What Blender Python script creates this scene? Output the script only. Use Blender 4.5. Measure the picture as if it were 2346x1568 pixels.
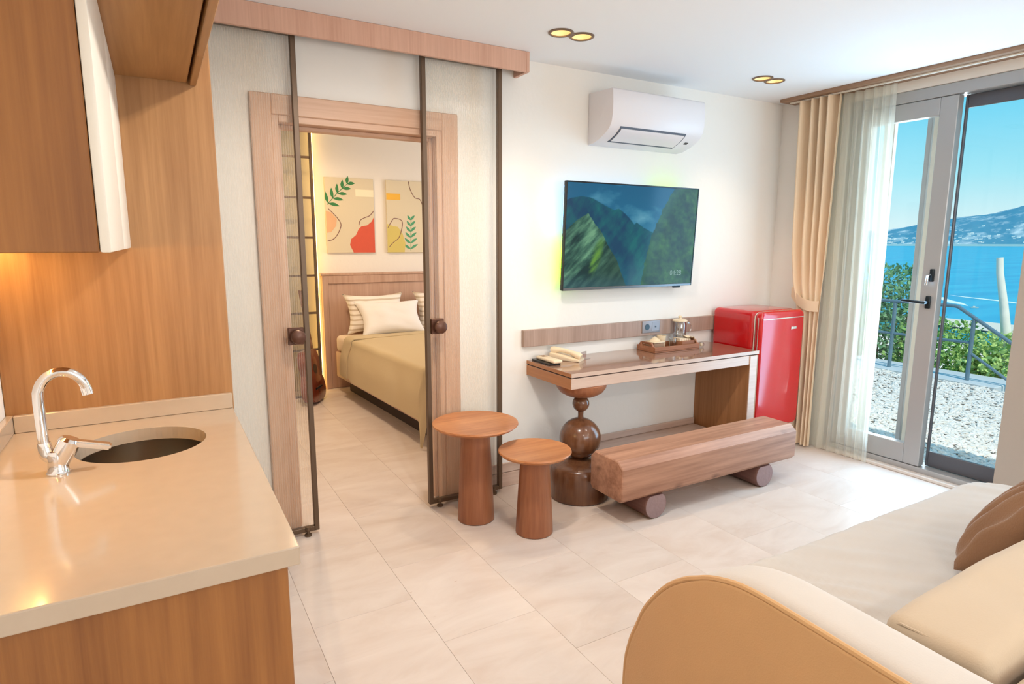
import bpy, bmesh, math, random
from mathutils import Vector, Matrix, noise
random.seed(7)
S = bpy.context.scene
for o in list(bpy.data.objects): bpy.data.objects.remove(o)
C = S.collection
PI = math.pi

# ------------------------------------------------------------------ camera
cam_d = bpy.data.cameras.new('camera'); cam = bpy.data.objects.new('camera', cam_d); C.objects.link(cam)
cam_d.sensor_width = 36; cam_d.lens = 36 * 1406.9 / 2346; cam_d.clip_start = .02; cam_d.clip_end = 30000
cam.location = (0, 0, 1.5)
cam.rotation_euler = Matrix.Rotation(-.52299, 3, 'Z').to_4x4().to_3x3().__matmul__(Matrix.Rotation(PI/2 - .15954, 3, 'X')).__matmul__(Matrix.Rotation(.001765, 3, 'Z')).to_euler()
S.camera = cam

# ------------------------------------------------------------------ sky, sun, large lights, exposure
def lin(c):
    c = c / 255
    return c / 12.92 if c <= .04045 else ((c + .055) / 1.055) ** 2.4
def rgb(r, g, b): return (lin(r), lin(g), lin(b), 1)
W = bpy.data.worlds.new('world'); S.world = W; W.use_nodes = True
n = W.node_tree.nodes; l = W.node_tree.links; n.clear()
tc = n.new('ShaderNodeTexCoord'); sp = n.new('ShaderNodeSeparateXYZ'); cr = n.new('ShaderNodeValToRGB')
bg = n.new('ShaderNodeBackground'); wo = n.new('ShaderNodeOutputWorld')
cr.color_ramp.elements[0].position = 0; cr.color_ramp.elements[0].color = rgb(232, 248, 248)
cr.color_ramp.elements[1].position = .9; cr.color_ramp.elements[1].color = rgb(70, 160, 225)
e_ = cr.color_ramp.elements.new(.09); e_.color = rgb(164, 232, 247)
e_ = cr.color_ramp.elements.new(.22); e_.color = rgb(70, 204, 244)
l.new(tc.outputs['Generated'], sp.inputs[0]); l.new(sp.outputs['Z'], cr.inputs[0])
l.new(cr.outputs[0], bg.inputs[0]); bg.inputs[1].default_value = 1.05; l.new(bg.outputs[0], wo.inputs[0])

def light(name, kind, loc, energy, color, aim=None, **k):
    d = bpy.data.lights.new(name, kind); d.energy = energy; d.color = color
    for a, v in k.items(): setattr(d, a, v)
    o = bpy.data.objects.new(name, d); C.objects.link(o); o.location = loc
    if aim is not None:
        o.rotation_euler = (Vector(aim) - Vector(loc)).to_track_quat('-Z', 'Y').to_euler()
    return o
light('sun', 'SUN', (0, 0, 20), 3.1, (1, .92, .80), aim=(.5, 1.5, 18.08), angle=.01)
# fills added to boost balcony door daylight; daylight from the window behind the camera
light('door_daylight_fill', 'AREA', (4.19, 1.93, 1.22), 29, (.40, .71, 1), aim=(0, 1.93, 1.22), shape='RECTANGLE', size=.68, size_y=2.2)  # unseen area lamp in the door plane, added to brighten the room
light('sheer_backlight_fill', 'AREA', (4.75, 2.42, 1.3), 27, (.80, .93, 1), aim=(0, 2.42, 1.3), shape='RECTANGLE', size=.5, size_y=2.2)  # unseen area lamp added outside to light the sheer from behind
light('rear_window_daylight', 'AREA', (2.0, -2.32, 1.6), 60, (1, .98, .97), aim=(2.0, 3, 1.5), shape='RECTANGLE', size=2.6, size_y=1.3)
light('bedroom_window_daylight', 'AREA', (4.0, 4.9, 1.6), 26, (.95, .97, 1), aim=(1.5, 5.2, 1.0), shape='RECTANGLE', size=1.4, size_y=1.3)
S.view_settings.view_transform = 'Standard'; S.view_settings.look = 'None'
S.view_settings.exposure = 0; S.view_settings.gamma = 1; S.view_settings.use_curve_mapping = False

# ------------------------------------------------------------------ materials
MATS = {}
def newmat(name):
    m = bpy.data.materials.new(name); m.use_nodes = True; MATS[name] = m
    return m, m.node_tree.nodes, m.node_tree.links, m.node_tree.nodes['Principled BSDF']
def plain(name, col, rough=.5, metal=0, bump=0, bscale=60, var=0, vscale=4, coat=0, spec=.5, sheen=0, objvar=0):
    m, N, L, b = newmat(name)
    b.inputs['Base Color'].default_value = col; b.inputs['Roughness'].default_value = rough
    b.inputs['Metallic'].default_value = metal; b.inputs['Coat Weight'].default_value = coat
    b.inputs['Coat Roughness'].default_value = .06
    b.inputs['Specular IOR Level'].default_value = spec; b.inputs['Sheen Weight'].default_value = sheen
    t = N.new('ShaderNodeTexCoord')
    if var:
        nz = N.new('ShaderNodeTexNoise'); nz.inputs['Scale'].default_value = vscale; nz.inputs['Detail'].default_value = 6
        L.new(t.outputs['Object'], nz.inputs['Vector'])
        mx = N.new('ShaderNodeMix'); mx.data_type = 'RGBA'
        d = tuple(max(0, c * (1 - var)) for c in col[:3]) + (1,); u = tuple(min(1, c * (1 + var)) for c in col[:3]) + (1,)
        mx.inputs[6].default_value = d; mx.inputs[7].default_value = u
        L.new(nz.outputs['Fac'], mx.inputs[0]); out = mx.outputs[2]
        if objvar:
            oi = N.new('ShaderNodeObjectInfo'); mr = N.new('ShaderNodeMapRange'); mr.inputs[3].default_value = 1 - objvar; mr.inputs[4].default_value = 1 + objvar
            L.new(oi.outputs['Random'], mr.inputs[0])
            hs = N.new('ShaderNodeHueSaturation'); L.new(mr.outputs[0], hs.inputs['Value']); L.new(out, hs.inputs['Color']); out = hs.outputs[0]
        L.new(out, b.inputs['Base Color'])
    if bump:
        nb = N.new('ShaderNodeTexNoise'); nb.inputs['Scale'].default_value = bscale; nb.inputs['Detail'].default_value = 4
        L.new(t.outputs['Object'], nb.inputs['Vector'])
        bp = N.new('ShaderNodeBump'); bp.inputs['Strength'].default_value = bump; bp.inputs['Distance'].default_value = .01
        L.new(nb.outputs['Fac'], bp.inputs['Height']); L.new(bp.outputs[0], b.inputs['Normal'])
    return m
def wood(name, light_c, dark_c, axis='Z', rough=.42, fine=70, stretch=.035, coat=0, knots=False):
    m, N, L, b = newmat(name)
    b.inputs['Roughness'].default_value = rough; b.inputs['Coat Weight'].default_value = coat; b.inputs['Coat Roughness'].default_value = .05
    t = N.new('ShaderNodeTexCoord'); oi = N.new('ShaderNodeObjectInfo'); mp = N.new('ShaderNodeMapping')
    sc = [1, 1, 1]; sc['XYZ'.index(axis)] = stretch; mp.inputs['Scale'].default_value = sc
    va = N.new('ShaderNodeVectorMath'); va.operation = 'ADD'; vm = N.new('ShaderNodeVectorMath'); vm.operation = 'SCALE'
    L.new(oi.outputs['Random'], vm.inputs['Scale']); vm.inputs[0].default_value = (3, 5, 7)
    L.new(t.outputs['Object'], va.inputs[0]); L.new(vm.outputs[0], va.inputs[1]); L.new(va.outputs[0], mp.inputs['Vector'])
    a = N.new('ShaderNodeTexNoise'); a.inputs['Scale'].default_value = fine; a.inputs['Detail'].default_value = 5; a.inputs['Roughness'].default_value = .6
    c = N.new('ShaderNodeTexNoise'); c.inputs['Scale'].default_value = fine * .14; c.inputs['Detail'].default_value = 3; c.inputs['Distortion'].default_value = .6
    L.new(mp.outputs[0], a.inputs['Vector']); L.new(mp.outputs[0], c.inputs['Vector'])
    ad = N.new('ShaderNodeMath'); ad.operation = 'ADD'; ml = N.new('ShaderNodeMath'); ml.operation = 'MULTIPLY'; ml.inputs[1].default_value = .5
    L.new(a.outputs['Fac'], ad.inputs[0]); L.new(c.outputs['Fac'], ad.inputs[1]); L.new(ad.outputs[0], ml.inputs[0])
    r = N.new('ShaderNodeValToRGB'); r.color_ramp.elements[0].position = .34; r.color_ramp.elements[1].position = .66
    r.color_ramp.elements[0].color = dark_c; r.color_ramp.elements[1].color = light_c
    L.new(ml.outputs[0], r.inputs[0]); out = r.outputs[0]
    if knots:
        v = N.new('ShaderNodeTexVoronoi'); v.inputs['Scale'].default_value = 3.2; mp2 = N.new('ShaderNodeMapping')
        s2 = [1.6, 1.6, 1.6]; s2['XYZ'.index(axis)] = .9; mp2.inputs['Scale'].default_value = s2
        L.new(va.outputs[0], mp2.inputs[0]); L.new(mp2.outputs[0], v.inputs['Vector'])
        kr = N.new('ShaderNodeValToRGB'); kr.color_ramp.elements[0].position = .0; kr.color_ramp.elements[1].position = .13
        kr.color_ramp.elements[0].color = (.25, .2, .18, 1); kr.color_ramp.elements[1].color = (1, 1, 1, 1)
        L.new(v.outputs['Distance'], kr.inputs[0])
        mm = N.new('ShaderNodeMix'); mm.data_type = 'RGBA'; mm.blend_type = 'MULTIPLY'; mm.inputs[0].default_value = .8
        L.new(out, mm.inputs[6]); L.new(kr.outputs[0], mm.inputs[7]); out = mm.outputs[2]
    L.new(out, b.inputs['Base Color'])
    bp = N.new('ShaderNodeBump'); bp.inputs['Strength'].default_value = .06; bp.inputs['Distance'].default_value = .004
    L.new(a.outputs['Fac'], bp.inputs['Height']); L.new(bp.outputs[0], b.inputs['Normal'])
    return m
def emit(name, col, strength):
    m, N, L, b = newmat(name); N.remove(b)
    e = N.new('ShaderNodeEmission'); e.inputs[0].default_value = col; e.inputs[1].default_value = strength
    L.new(e.outputs[0], N['Material Output'].inputs[0]); return m
def glass(name, tint, gloss=.06, rough=.02, flute=0):
    m, N, L, b = newmat(name); N.remove(b)
    t = N.new('ShaderNodeBsdfTransparent'); t.inputs[0].default_value = tint
    g = N.new('ShaderNodeBsdfGlossy'); g.inputs[1].default_value = rough
    mx = N.new('ShaderNodeMixShader'); lw = N.new('ShaderNodeLayerWeight'); lw.inputs[0].default_value = .35
    ma = N.new('ShaderNodeMath'); ma.operation = 'MULTIPLY_ADD'; ma.inputs[1].default_value = .35 if not flute else .10; ma.inputs[2].default_value = gloss
    L.new(lw.outputs['Fresnel'], ma.inputs[0]); L.new(ma.outputs[0], mx.inputs[0])
    L.new(t.outputs[0], mx.inputs[1]); L.new(g.outputs[0], mx.inputs[2])
    if flute:
        tcn = N.new('ShaderNodeTexCoord'); w = N.new('ShaderNodeTexWave'); w.bands_direction = 'X'; w.inputs['Scale'].default_value = flute
        L.new(tcn.outputs['Object'], w.inputs['Vector'])
        bp = N.new('ShaderNodeBump'); bp.inputs['Strength'].default_value = .5; bp.inputs['Distance'].default_value = .004
        L.new(w.outputs['Fac'], bp.inputs['Height']); L.new(bp.outputs[0], g.inputs['Normal'])
        cm = N.new('ShaderNodeMix'); cm.data_type = 'RGBA'
        cm.inputs[6].default_value = tuple(c * .982 for c in tint[:3]) + (1,); cm.inputs[7].default_value = tint
        L.new(w.outputs['Fac'], cm.inputs[0]); L.new(cm.outputs[2], t.inputs[0])
        tr_ = N.new('ShaderNodeBsdfTranslucent'); tr_.inputs[0].default_value = (.95, .93, .88, 1); df = N.new('ShaderNodeBsdfDiffuse'); df.inputs[0].default_value = (.95, .93, .88, 1)
        md = N.new('ShaderNodeMixShader'); L.new(tr_.outputs[0], md.inputs[1]); L.new(df.outputs[0], md.inputs[2])
        fm = N.new('ShaderNodeMath'); fm.operation = 'MULTIPLY_ADD'; fm.inputs[1].default_value = .10; fm.inputs[2].default_value = .02
        L.new(w.outputs['Fac'], fm.inputs[0]); m2 = N.new('ShaderNodeMixShader'); L.new(fm.outputs[0], m2.inputs[0]); L.new(t.outputs[0], m2.inputs[1]); L.new(md.outputs[0], m2.inputs[2]); L.new(m2.outputs[0], mx.inputs[1])
    L.new(mx.outputs[0], N['Material Output'].inputs[0]); return m

PLASTER = plain('plaster', rgb(241, 235, 226), .75, bump=.12, bscale=25, var=.02, vscale=3, spec=.2)
CEIL = plain('ceiling_paint', rgb(246, 246, 246), .8, spec=.2)
STONE, N, L, b = newmat('limestone'); b.inputs['Roughness'].default_value = .46; b.inputs['Specular IOR Level'].default_value = .4
t = N.new('ShaderNodeNewGeometry'); oi = N.new('ShaderNodeObjectInfo'); vm = N.new('ShaderNodeVectorMath'); vm.operation = 'MULTIPLY_ADD'
cb_ = N.new('ShaderNodeCombineXYZ'); mk = N.new('ShaderNodeMath'); mk.operation = 'MULTIPLY'; mk.inputs[1].default_value = 40
L.new(oi.outputs['Random'], mk.inputs[0]); L.new(mk.outputs[0], cb_.inputs[2]); vm.inputs[1].default_value = (1.6, 4.2, 1); L.new(t.outputs['Position'], vm.inputs[0]); L.new(cb_.outputs[0], vm.inputs[2])
n1 = N.new('ShaderNodeTexNoise'); n1.inputs['Scale'].default_value = 1.3; n1.inputs['Detail'].default_value = 9; n1.inputs['Roughness'].default_value = .62; n1.inputs['Distortion'].default_value = .9
L.new(vm.outputs[0], n1.inputs['Vector'])
r1 = N.new('ShaderNodeValToRGB'); r1.color_ramp.elements[0].position = .30; r1.color_ramp.elements[1].position = .68
r1.color_ramp.elements[0].color = rgb(211, 192, 178); r1.color_ramp.elements[1].color = rgb(226, 212, 201); e_ = r1.color_ramp.elements.new(.48); e_.color = rgb(219, 203, 191)
L.new(n1.outputs['Fac'], r1.inputs[0])
n2 = N.new('ShaderNodeTexNoise'); n2.inputs['Scale'].default_value = 7; n2.inputs['Detail'].default_value = 4; L.new(vm.outputs[0], n2.inputs['Vector'])
r2 = N.new('ShaderNodeValToRGB'); r2.color_ramp.elements[0].position = .76; r2.color_ramp.elements[1].position = .80; r2.color_ramp.elements[0].color = (1, 1, 1, 1); r2.color_ramp.elements[1].color = rgb(214, 190, 172)
L.new(n2.outputs['Fac'], r2.inputs[0])
m1 = N.new('ShaderNodeMix'); m1.data_type = 'RGBA'; m1.blend_type = 'MULTIPLY'; m1.inputs[0].default_value = .8; L.new(r1.outputs[0], m1.inputs[6]); L.new(r2.outputs[0], m1.inputs[7])
mr = N.new('ShaderNodeMapRange'); mr.inputs[3].default_value = .965; mr.inputs[4].default_value = 1.03; L.new(oi.outputs['Random'], mr.inputs[0])
hs = N.new('ShaderNodeHueSaturation'); L.new(mr.outputs[0], hs.inputs['Value']); L.new(m1.outputs[2], hs.inputs['Color']); L.new(hs.outputs[0], b.inputs['Base Color'])
GROUT = plain('grout', rgb(214, 194, 178), .7)
W_KIT = wood('kitchen_veneer', rgb(178, 131, 82), rgb(142, 97, 54), 'Z', .42, 60)
W_KITY = wood('kitchen_veneer_long', rgb(178, 131, 82), rgb(142, 97, 54), 'Y', .42, 60)
W_CAB = wood('cabinet_veneer', rgb(162, 106, 52), rgb(124, 74, 32), 'Z', .42, 60)
W_DOOR = wood('door_oak_vertical', rgb(216, 176, 146), rgb(196, 154, 124), 'Z', .45, 80)
W_DOORX = wood('door_oak_horizontal', rgb(216, 176, 146), rgb(196, 154, 124), 'X', .45, 80)
W_BEAM = wood('track_oak', rgb(220, 176, 152), rgb(200, 154, 130), 'Z', .5, 90)
W_RAIL = wood('pelmet_oak', rgb(168, 132, 104), rgb(140, 106, 80), 'Y', .5, 80)
W_STRIP = wood('strip_oak', rgb(180, 152, 136), rgb(152, 124, 108), 'Z', .45, 90)
W_DESK = wood('desk_oak_glare_tone', rgb(218, 192, 174), rgb(196, 164, 144), 'X', .3, 70)  # pale tone has the daylight glare on the desk front painted in
W_DESKS_NOGLARE = wood('desk_side_oak_no_glare', rgb(176, 122, 76), rgb(146, 96, 54), 'Z', .45, 60)  # browner copy of the desk oak for sides without the painted glare
W_DESKE_NOGLARE = wood('desk_end_oak_no_glare', rgb(188, 130, 84), rgb(160, 104, 62), 'Y', .45, 60)  # browner copy of the desk oak for the end away from the glare
W_TOP = wood('desk_top_lacquer', rgb(160, 122, 100), rgb(134, 98, 78), 'X', .12, 50, coat=.6)
W_TURN = wood('turned_walnut', rgb(126, 82, 54), rgb(84, 50, 30), 'Z', .22, 40, .12, coat=.3)
W_BENCH = wood('bench_pine', rgb(200, 152, 124), rgb(138, 94, 72), 'X', .5, 34, .05, knots=True)
W_LOG = wood('log_wood', rgb(130, 92, 82), rgb(96, 62, 54), 'Y', .6, 50)
W_LOGEND = plain('log_end_grain', rgb(150, 124, 122), .7, bump=.2, bscale=60, var=.12, vscale=40)
W_STOOL = wood('stool_walnut', rgb(170, 110, 74), rgb(132, 78, 50), 'Z', .4, 50, .06)
W_STOOLT = wood('stool_top_walnut', rgb(206, 142, 92), rgb(172, 106, 64), 'X', .38, 46, .07)
W_TRAY = wood('tray_wood', rgb(176, 116, 80), rgb(134, 82, 52), 'X', .45, 60)
W_BED = wood('bed_oak', rgb(206, 172, 152), rgb(184, 148, 126), 'Z', .5, 60)
QUARTZ = plain('quartz_worktop', rgb(188, 168, 146), .14, var=.05, vscale=22, coat=.2)
CHROME = plain('chrome', (.85, .85, .86, 1), .08, 1)
STEEL = plain('sink_steel', rgb(150, 135, 115), .3, 1)
BRONZE = plain('bronze_frame', rgb(104, 84, 66), .45, .5)
KNOB = plain('bronze_knob', rgb(96, 62, 46), .35, .4)
ALU = plain('grey_aluminium', rgb(176, 176, 176), .4, .25)
ALUD = plain('dark_aluminium', rgb(92, 92, 98), .4, .3)
BLACKM = plain('black_metal', rgb(30, 40, 46), .35, .4)
WHITE = plain('white_lacquer', rgb(232, 222, 206), .35)
ACW = plain('white_plastic', rgb(232, 226, 226), .35)
ACD = plain('vent_gap', rgb(92, 98, 110), .6)
RED = plain('red_enamel', rgb(196, 16, 22), .16, coat=.5)
REDS = plain('chrome_strip', (.9, .88, .88, 1), .15, .9)
BLACK = plain('black_plastic', rgb(22, 26, 28), .25)
CREAM = plain('cream_plastic', rgb(232, 210, 178), .4)
CREAMC = plain('cream_ceramic', rgb(228, 206, 172), .25)
TAUPE = plain('taupe_paper', rgb(160, 126, 98), .6)
SOCK = plain('silver_plastic', rgb(150, 150, 156), .4, .2)
SOFA = plain('linen', rgb(202, 191, 180), .9, bump=.1, bscale=260, var=.04, vscale=9, sheen=.2, spec=.1)
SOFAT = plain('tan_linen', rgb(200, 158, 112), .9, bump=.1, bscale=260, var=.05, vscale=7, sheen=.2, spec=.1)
SOFAC = plain('beige_linen', rgb(194, 172, 146), .9, bump=.1, bscale=260, var=.05, vscale=7, sheen=.2, spec=.1)
BROWN = plain('brown_velvet', rgb(140, 104, 76), .85, bump=.2, bscale=200, sheen=.4, spec=.1)
DRAPE = plain('drape', rgb(240, 214, 182), .85, bump=.1, bscale=200, spec=.15)
SHEET = plain('white_cotton', rgb(240, 236, 232), .85, bump=.1, bscale=18, spec=.1)
MATT = plain('mattress_cotton', rgb(238, 218, 194), .85, spec=.1)
BLANKET = plain('sand_blanket', rgb(206, 186, 150), .9, bump=.2, bscale=220, spec=.1)
CANVAS = plain('canvas', rgb(222, 210, 182), .85)
GUITAR = plain('guitar_red_brown', rgb(120, 52, 30), .2, coat=.4)
FROST = glass('smoked_pane', (.80, .77, .68, 1), .08, .25)
PANE = glass('window_glass', (.975, .99, .99, 1), .0)
CLEAR = glass('clear_glass', (.95, .95, .94, 1), .1)
FLUTED = glass('reeded_glass', (1, .99, .972, 1), .008, .15, flute=30)
LEDW = emit('led_warm', rgb(255, 205, 110), 9)
LEDK = emit('led_kitchen', rgb(255, 206, 116), 60)
BULB = emit('bulb', rgb(255, 236, 190), 8)
CUP = plain('gold_reflector', rgb(255, 232, 186), .4, .2)
CUPR = plain('downlight_ring', rgb(128, 104, 84), .4, .4)
GREEN1 = plain('paint_green', rgb(60, 130, 76), .8); GREEN2 = plain('paint_teal_green', rgb(84, 160, 118), .8)
CORAL = plain('paint_coral', rgb(214, 92, 68), .8, var=.05, vscale=30); PEACH = plain('paint_peach', rgb(226, 180, 140), .8)
MUSTARD = plain('paint_mustard', rgb(214, 196, 112), .8); YELLOW = plain('paint_yellow', rgb(240, 186, 70), .8)
IVORY = plain('paint_ivory', rgb(246, 236, 206), .8); LINE = plain('paint_mauve', rgb(140, 106, 100), .8)

# ------------------------------------------------------------------ helpers
def put(name, me, mat, parent=None, origin=None):
    o = bpy.data.objects.new(name, me); C.objects.link(o)
    if mat is not None: me.materials.append(mat)
    if parent is not None: o.parent = parent
    if origin is not None: o.location = origin
    return o
def obj(name, bm, mat, parent=None, local=False, smooth=35, origin=None):
    """bm in world coordinates; becomes relative to its root (or to origin for a top-level mesh)"""
    if parent is not None and not local:
        r = parent
        while r.parent: r = r.parent
        bmesh.ops.translate(bm, verts=bm.verts, vec=-Vector(r.location))
    if parent is None:
        if origin is None:
            xs = [v.co for v in bm.verts]
            origin = Vector(((min(v.x for v in xs) + max(v.x for v in xs)) / 2, (min(v.y for v in xs) + max(v.y for v in xs)) / 2, min(v.z for v in xs)))
        bmesh.ops.translate(bm, verts=bm.verts, vec=-Vector(origin))
    bmesh.ops.recalc_face_normals(bm, faces=bm.faces)
    me = bpy.data.meshes.new(name); bm.to_mesh(me); bm.free()
    if smooth:
        me.shade_smooth(); me.set_sharp_from_angle(angle=math.radians(smooth))
    return put(name, me, mat, parent, None if parent is not None else origin)
def tag(o, label, cat=None, group=None, kind=None):
    o['label'] = label
    if cat: o['category'] = cat
    if group: o['group'] = group
    if kind: o['kind'] = kind
    return o
def thing(name, label, cat, loc, rotz=0, group=None, kind=None):
    o = bpy.data.objects.new(name, None); C.objects.link(o); o.location = loc; o.rotation_euler = (0, 0, rotz); o.empty_display_size = .1
    return tag(o, label, cat, group, kind)
def B(): return bmesh.new()
def box(bm, x0, x1, y0, y1, z0, z1, bev=.002, seg=1):
    r = bmesh.ops.create_cube(bm, size=1); vs = r['verts']
    for v in vs:
        v.co = Vector((x0 if v.co.x < 0 else x1, y0 if v.co.y < 0 else y1, z0 if v.co.z < 0 else z1))
    if bev:
        es = list({e for v in vs for e in v.link_edges})
        bmesh.ops.bevel(bm, geom=es, offset=min(bev, .49 * min(abs(x1 - x0), abs(y1 - y0), abs(z1 - z0))), segments=seg, profile=.5, affect='EDGES')
    return bm
def bx(*a, **k): return box(B(), *a, **k)
def lathe(bm, c, prof, seg=40, axis=None):
    """prof: list of (r,z) relative to c, axis: optional matrix"""
    rings = []
    M = axis or Matrix.Identity(3)
    for r, z in prof:
        ring = []
        if r < 1e-6: ring = [bm.verts.new(Vector(c) + M @ Vector((0, 0, z)))]
        else:
            for i in range(seg):
                a = 2 * PI * i / seg; ring.append(bm.verts.new(Vector(c) + M @ Vector((r * math.cos(a), r * math.sin(a), z))))
        rings.append(ring)
    for a, b in zip(rings, rings[1:]):
        if len(a) == 1 and len(b) == 1: continue
        for i in range(seg):
            j = (i + 1) % seg
            if len(a) == 1: bm.faces.new((a[0], b[j], b[i]))
            elif len(b) == 1: bm.faces.new((a[i], a[j], b[0]))
            else: bm.faces.new((a[i], a[j], b[j], b[i]))
    for ring, rev in ((rings[0], True), (rings[-1], False)):
        if len(ring) > 1: bm.faces.new(ring[::-1] if rev else ring)
    return bm
def tube(bm, pts, r, seg=10, cap=True):
    pts = [Vector(p) for p in pts]; rings = []
    rr = r if isinstance(r, (list, tuple)) else [r] * len(pts)
    up = Vector((0, 0, 1)); prev = None
    for i, p in enumerate(pts):
        d = (pts[min(i + 1, len(pts) - 1)] - pts[max(i - 1, 0)]).normalized()
        if prev is None:
            u = d.cross(up) if abs(d.z) < .95 else d.cross(Vector((1, 0, 0)))
            u.normalize()
        else:
            u = prev - d * prev.dot(d); u.normalize()
        prev = u; v = d.cross(u)
        rings.append([bm.verts.new(p + (u * math.cos(2 * PI * k / seg) + v * math.sin(2 * PI * k / seg)) * rr[i]) for k in range(seg)])
    for a, b in zip(rings, rings[1:]):
        for k in range(seg):
            bm.faces.new((a[k], a[(k + 1) % seg], b[(k + 1) % seg], b[k]))
    if cap: bm.faces.new(rings[0][::-1]); bm.faces.new(rings[-1])
    return bm
def prism(bm, poly, axis, a, b, bev=0, seg=2):
    """poly in the two other axes (cyclic order), extruded along axis from a to b"""
    def P(p, t):
        return {'X': (t, p[0], p[1]), 'Y': (p[0], t, p[1]), 'Z': (p[0], p[1], t)}[axis]
    A = [bm.verts.new(P(p, a)) for p in poly]; Bv = [bm.verts.new(P(p, b)) for p in poly]
    n_ = len(poly); fs = [bm.faces.new(A), bm.faces.new(Bv[::-1])]
    for i in range(n_):
        bm.faces.new((A[i], Bv[i], Bv[(i + 1) % n_], A[(i + 1) % n_]))
    if bev:
        es = [e for f in fs for e in f.edges]
        bmesh.ops.recalc_face_normals(bm, faces=bm.faces)
        bmesh.ops.bevel(bm, geom=es, offset=bev, segments=seg, profile=.5, affect='EDGES')
    return bm
def grid(bm, nu, nv, f, thick=0):
    V = [[bm.verts.new(f(i / nu, j / nv)) for i in range(nu + 1)] for j in range(nv + 1)]
    for j in range(nv):
        for i in range(nu):
            bm.faces.new((V[j][i], V[j][i + 1], V[j + 1][i + 1], V[j + 1][i]))
    if thick:
        bmesh.ops.recalc_face_normals(bm, faces=bm.faces)
        bmesh.ops.solidify(bm, geom=bm.faces[:], thickness=thick)
    return bm
def puff(bm, c, sx, sy, sz, M=None, n_=24, p=.32, sq=.16, wob=0, corner=0):
    """a pillow: two bulging square faces; sx, sy half sizes, sz half thickness (local z)"""
    M = M or Matrix.Identity(3)
    def f(s):
        def g(u, v):
            a, b = 2 * u - 1, 2 * v - 1
            h = max(0, (1 - abs(a) ** 2.6) * (1 - abs(b) ** 2.6)) ** p
            k = 1 - sq * (1 - abs(a * b)) * 0 - sq * .35 * (abs(b) ** 2 * (1 - a * a))
            k2 = 1 - sq * .35 * (abs(a) ** 2 * (1 - b * b))
            z = s * sz * h
            if wob: z += wob * h * noise.noise(Vector((a * 2.3 + s, b * 2.3, 3)))
            return Vector(c) + M @ Vector((a * sx * k2, b * sy * k, z))
        return g
    grid(bm, n_, n_, f(1)); grid(bm, n_, n_, f(-1))
    bmesh.ops.remove_doubles(bm, verts=bm.verts, dist=1e-4)
    return bm
def rbox(bm, x0, x1, y0, y1, z0, z1, r, seg=5): return box(bm, x0, x1, y0, y1, z0, z1, r, seg)
def cut(o, cutters):
    for c in cutters:
        m = o.modifiers.new('b', 'BOOLEAN'); m.operation = 'DIFFERENCE'; m.object = c; m.solver = 'EXACT'
    bpy.context.view_layer.update()
    dg = bpy.context.evaluated_depsgraph_get(); me = bpy.data.meshes.new_from_object(o.evaluated_get(dg))
    o.modifiers.clear(); o.data = me
    for c in cutters: bpy.data.objects.remove(c)
    return o
def smoothstep(a, b, x):
    t = max(0, min(1, (x - a) / (b - a))); return t * t * (3 - 2 * t)
def interp(pts, x):
    if x <= pts[0][0]: return pts[0][1]
    for (a, va), (b, vb) in zip(pts, pts[1:]):
        if x <= b: return va + (vb - va) * (x - a) / (b - a)
    return pts[-1][1]

# ------------------------------------------------------------------ room shell
CZ = 2.535; YW = 3.19; XR = 4.2; XL = -.45; YR = -2.2; YB = 6.4
fl = obj('floor', bx(XL - .2, XR + .0, YR - .2, YB + .2, -.2, -.003, bev=0), GROUT, smooth=0, origin=(0, 0, 0)); tag(fl, 'pale limestone tiled floor running through both rooms', kind='structure')
tx = .415; ty = .61; i = 0
tile_me = {}
x = .84 - 4 * tx
cols = []
while x < XR:
    cols.append(x); x += tx
for ci, x in enumerate(cols):
    y = (1.97 if (ci % 2 == 0) else 2.30) - 8 * ty
    while y < YB:
        a, b_ = max(x, XL), min(x + tx, XR); c, d = max(y, YR), min(y + ty, YB)
        if b_ - a > .02 and d - c > .02:
            k = (round(b_ - a, 3), round(d - c, 3))
            if k not in tile_me:
                bm = bx(-(b_ - a) / 2 + .0004, (b_ - a) / 2 - .0004, -(d - c) / 2 + .0004, (d - c) / 2 - .0004, -.012, 0, bev=.0007)
                me = bpy.data.meshes.new('floor_tile'); bm.to_mesh(me); bm.free(); me.materials.append(STONE); tile_me[k] = me
            o = bpy.data.objects.new('floor_tile', tile_me[k]); C.objects.link(o); o.parent = fl
            o.location = ((a + b_) / 2, (c + d) / 2, 0)
        y += ty
def struct(name, bm, mat, label, parent=None, smooth=0, origin=None):
    o = obj(name, bm, mat, parent, smooth=smooth, origin=origin)
    if parent is None: tag(o, label, kind='structure')
    return o
ceil = obj('ceiling', bx(XL - .2, XR + .2, YR - .2, YW + .1, CZ, CZ + .15, bev=0), CEIL, smooth=0); tag(ceil, 'smooth white painted ceiling with recessed downlights', kind='structure')
DL = [((1.834, 2.70), (1.958, 2.695)), ((3.42, 2.763), (3.54, 2.767)), ((.95, 1.75), (1.074, 1.75)), ((2.5, 1.2), (2.624, 1.2)), ((1.0, -1.1), (1.124, -1.1)), ((2.9, -1.1), (3.024, -1.1)), ((.9, 5.0), (1.024, 5.0))]  # first two pairs are in view; the rest are added out of view as fill
cs = []
for pr in DL[:6]:
    for (a, b_) in pr:
        cs.append(obj('cutter', lathe(B(), (a, b_, CZ - .05), [(.052, 0), (.052, .13)], 32), None))
cut(ceil, cs); ceil.data.materials.clear(); ceil.data.materials.append(CEIL)
bm = B(); DX0, DX1, DZ = .50, 1.42, 2.125
box(bm, XL - .2, DX0, YW, YW + .15, 0, 2.75, bev=0); box(bm, DX1, XR + .25, YW, YW + .15, 0, 2.75, bev=0); box(bm, DX0, DX1, YW, YW + .15, DZ, 2.75, bev=0)
struct('wall_back', bm, PLASTER, 'off-white plastered wall behind the television')
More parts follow.
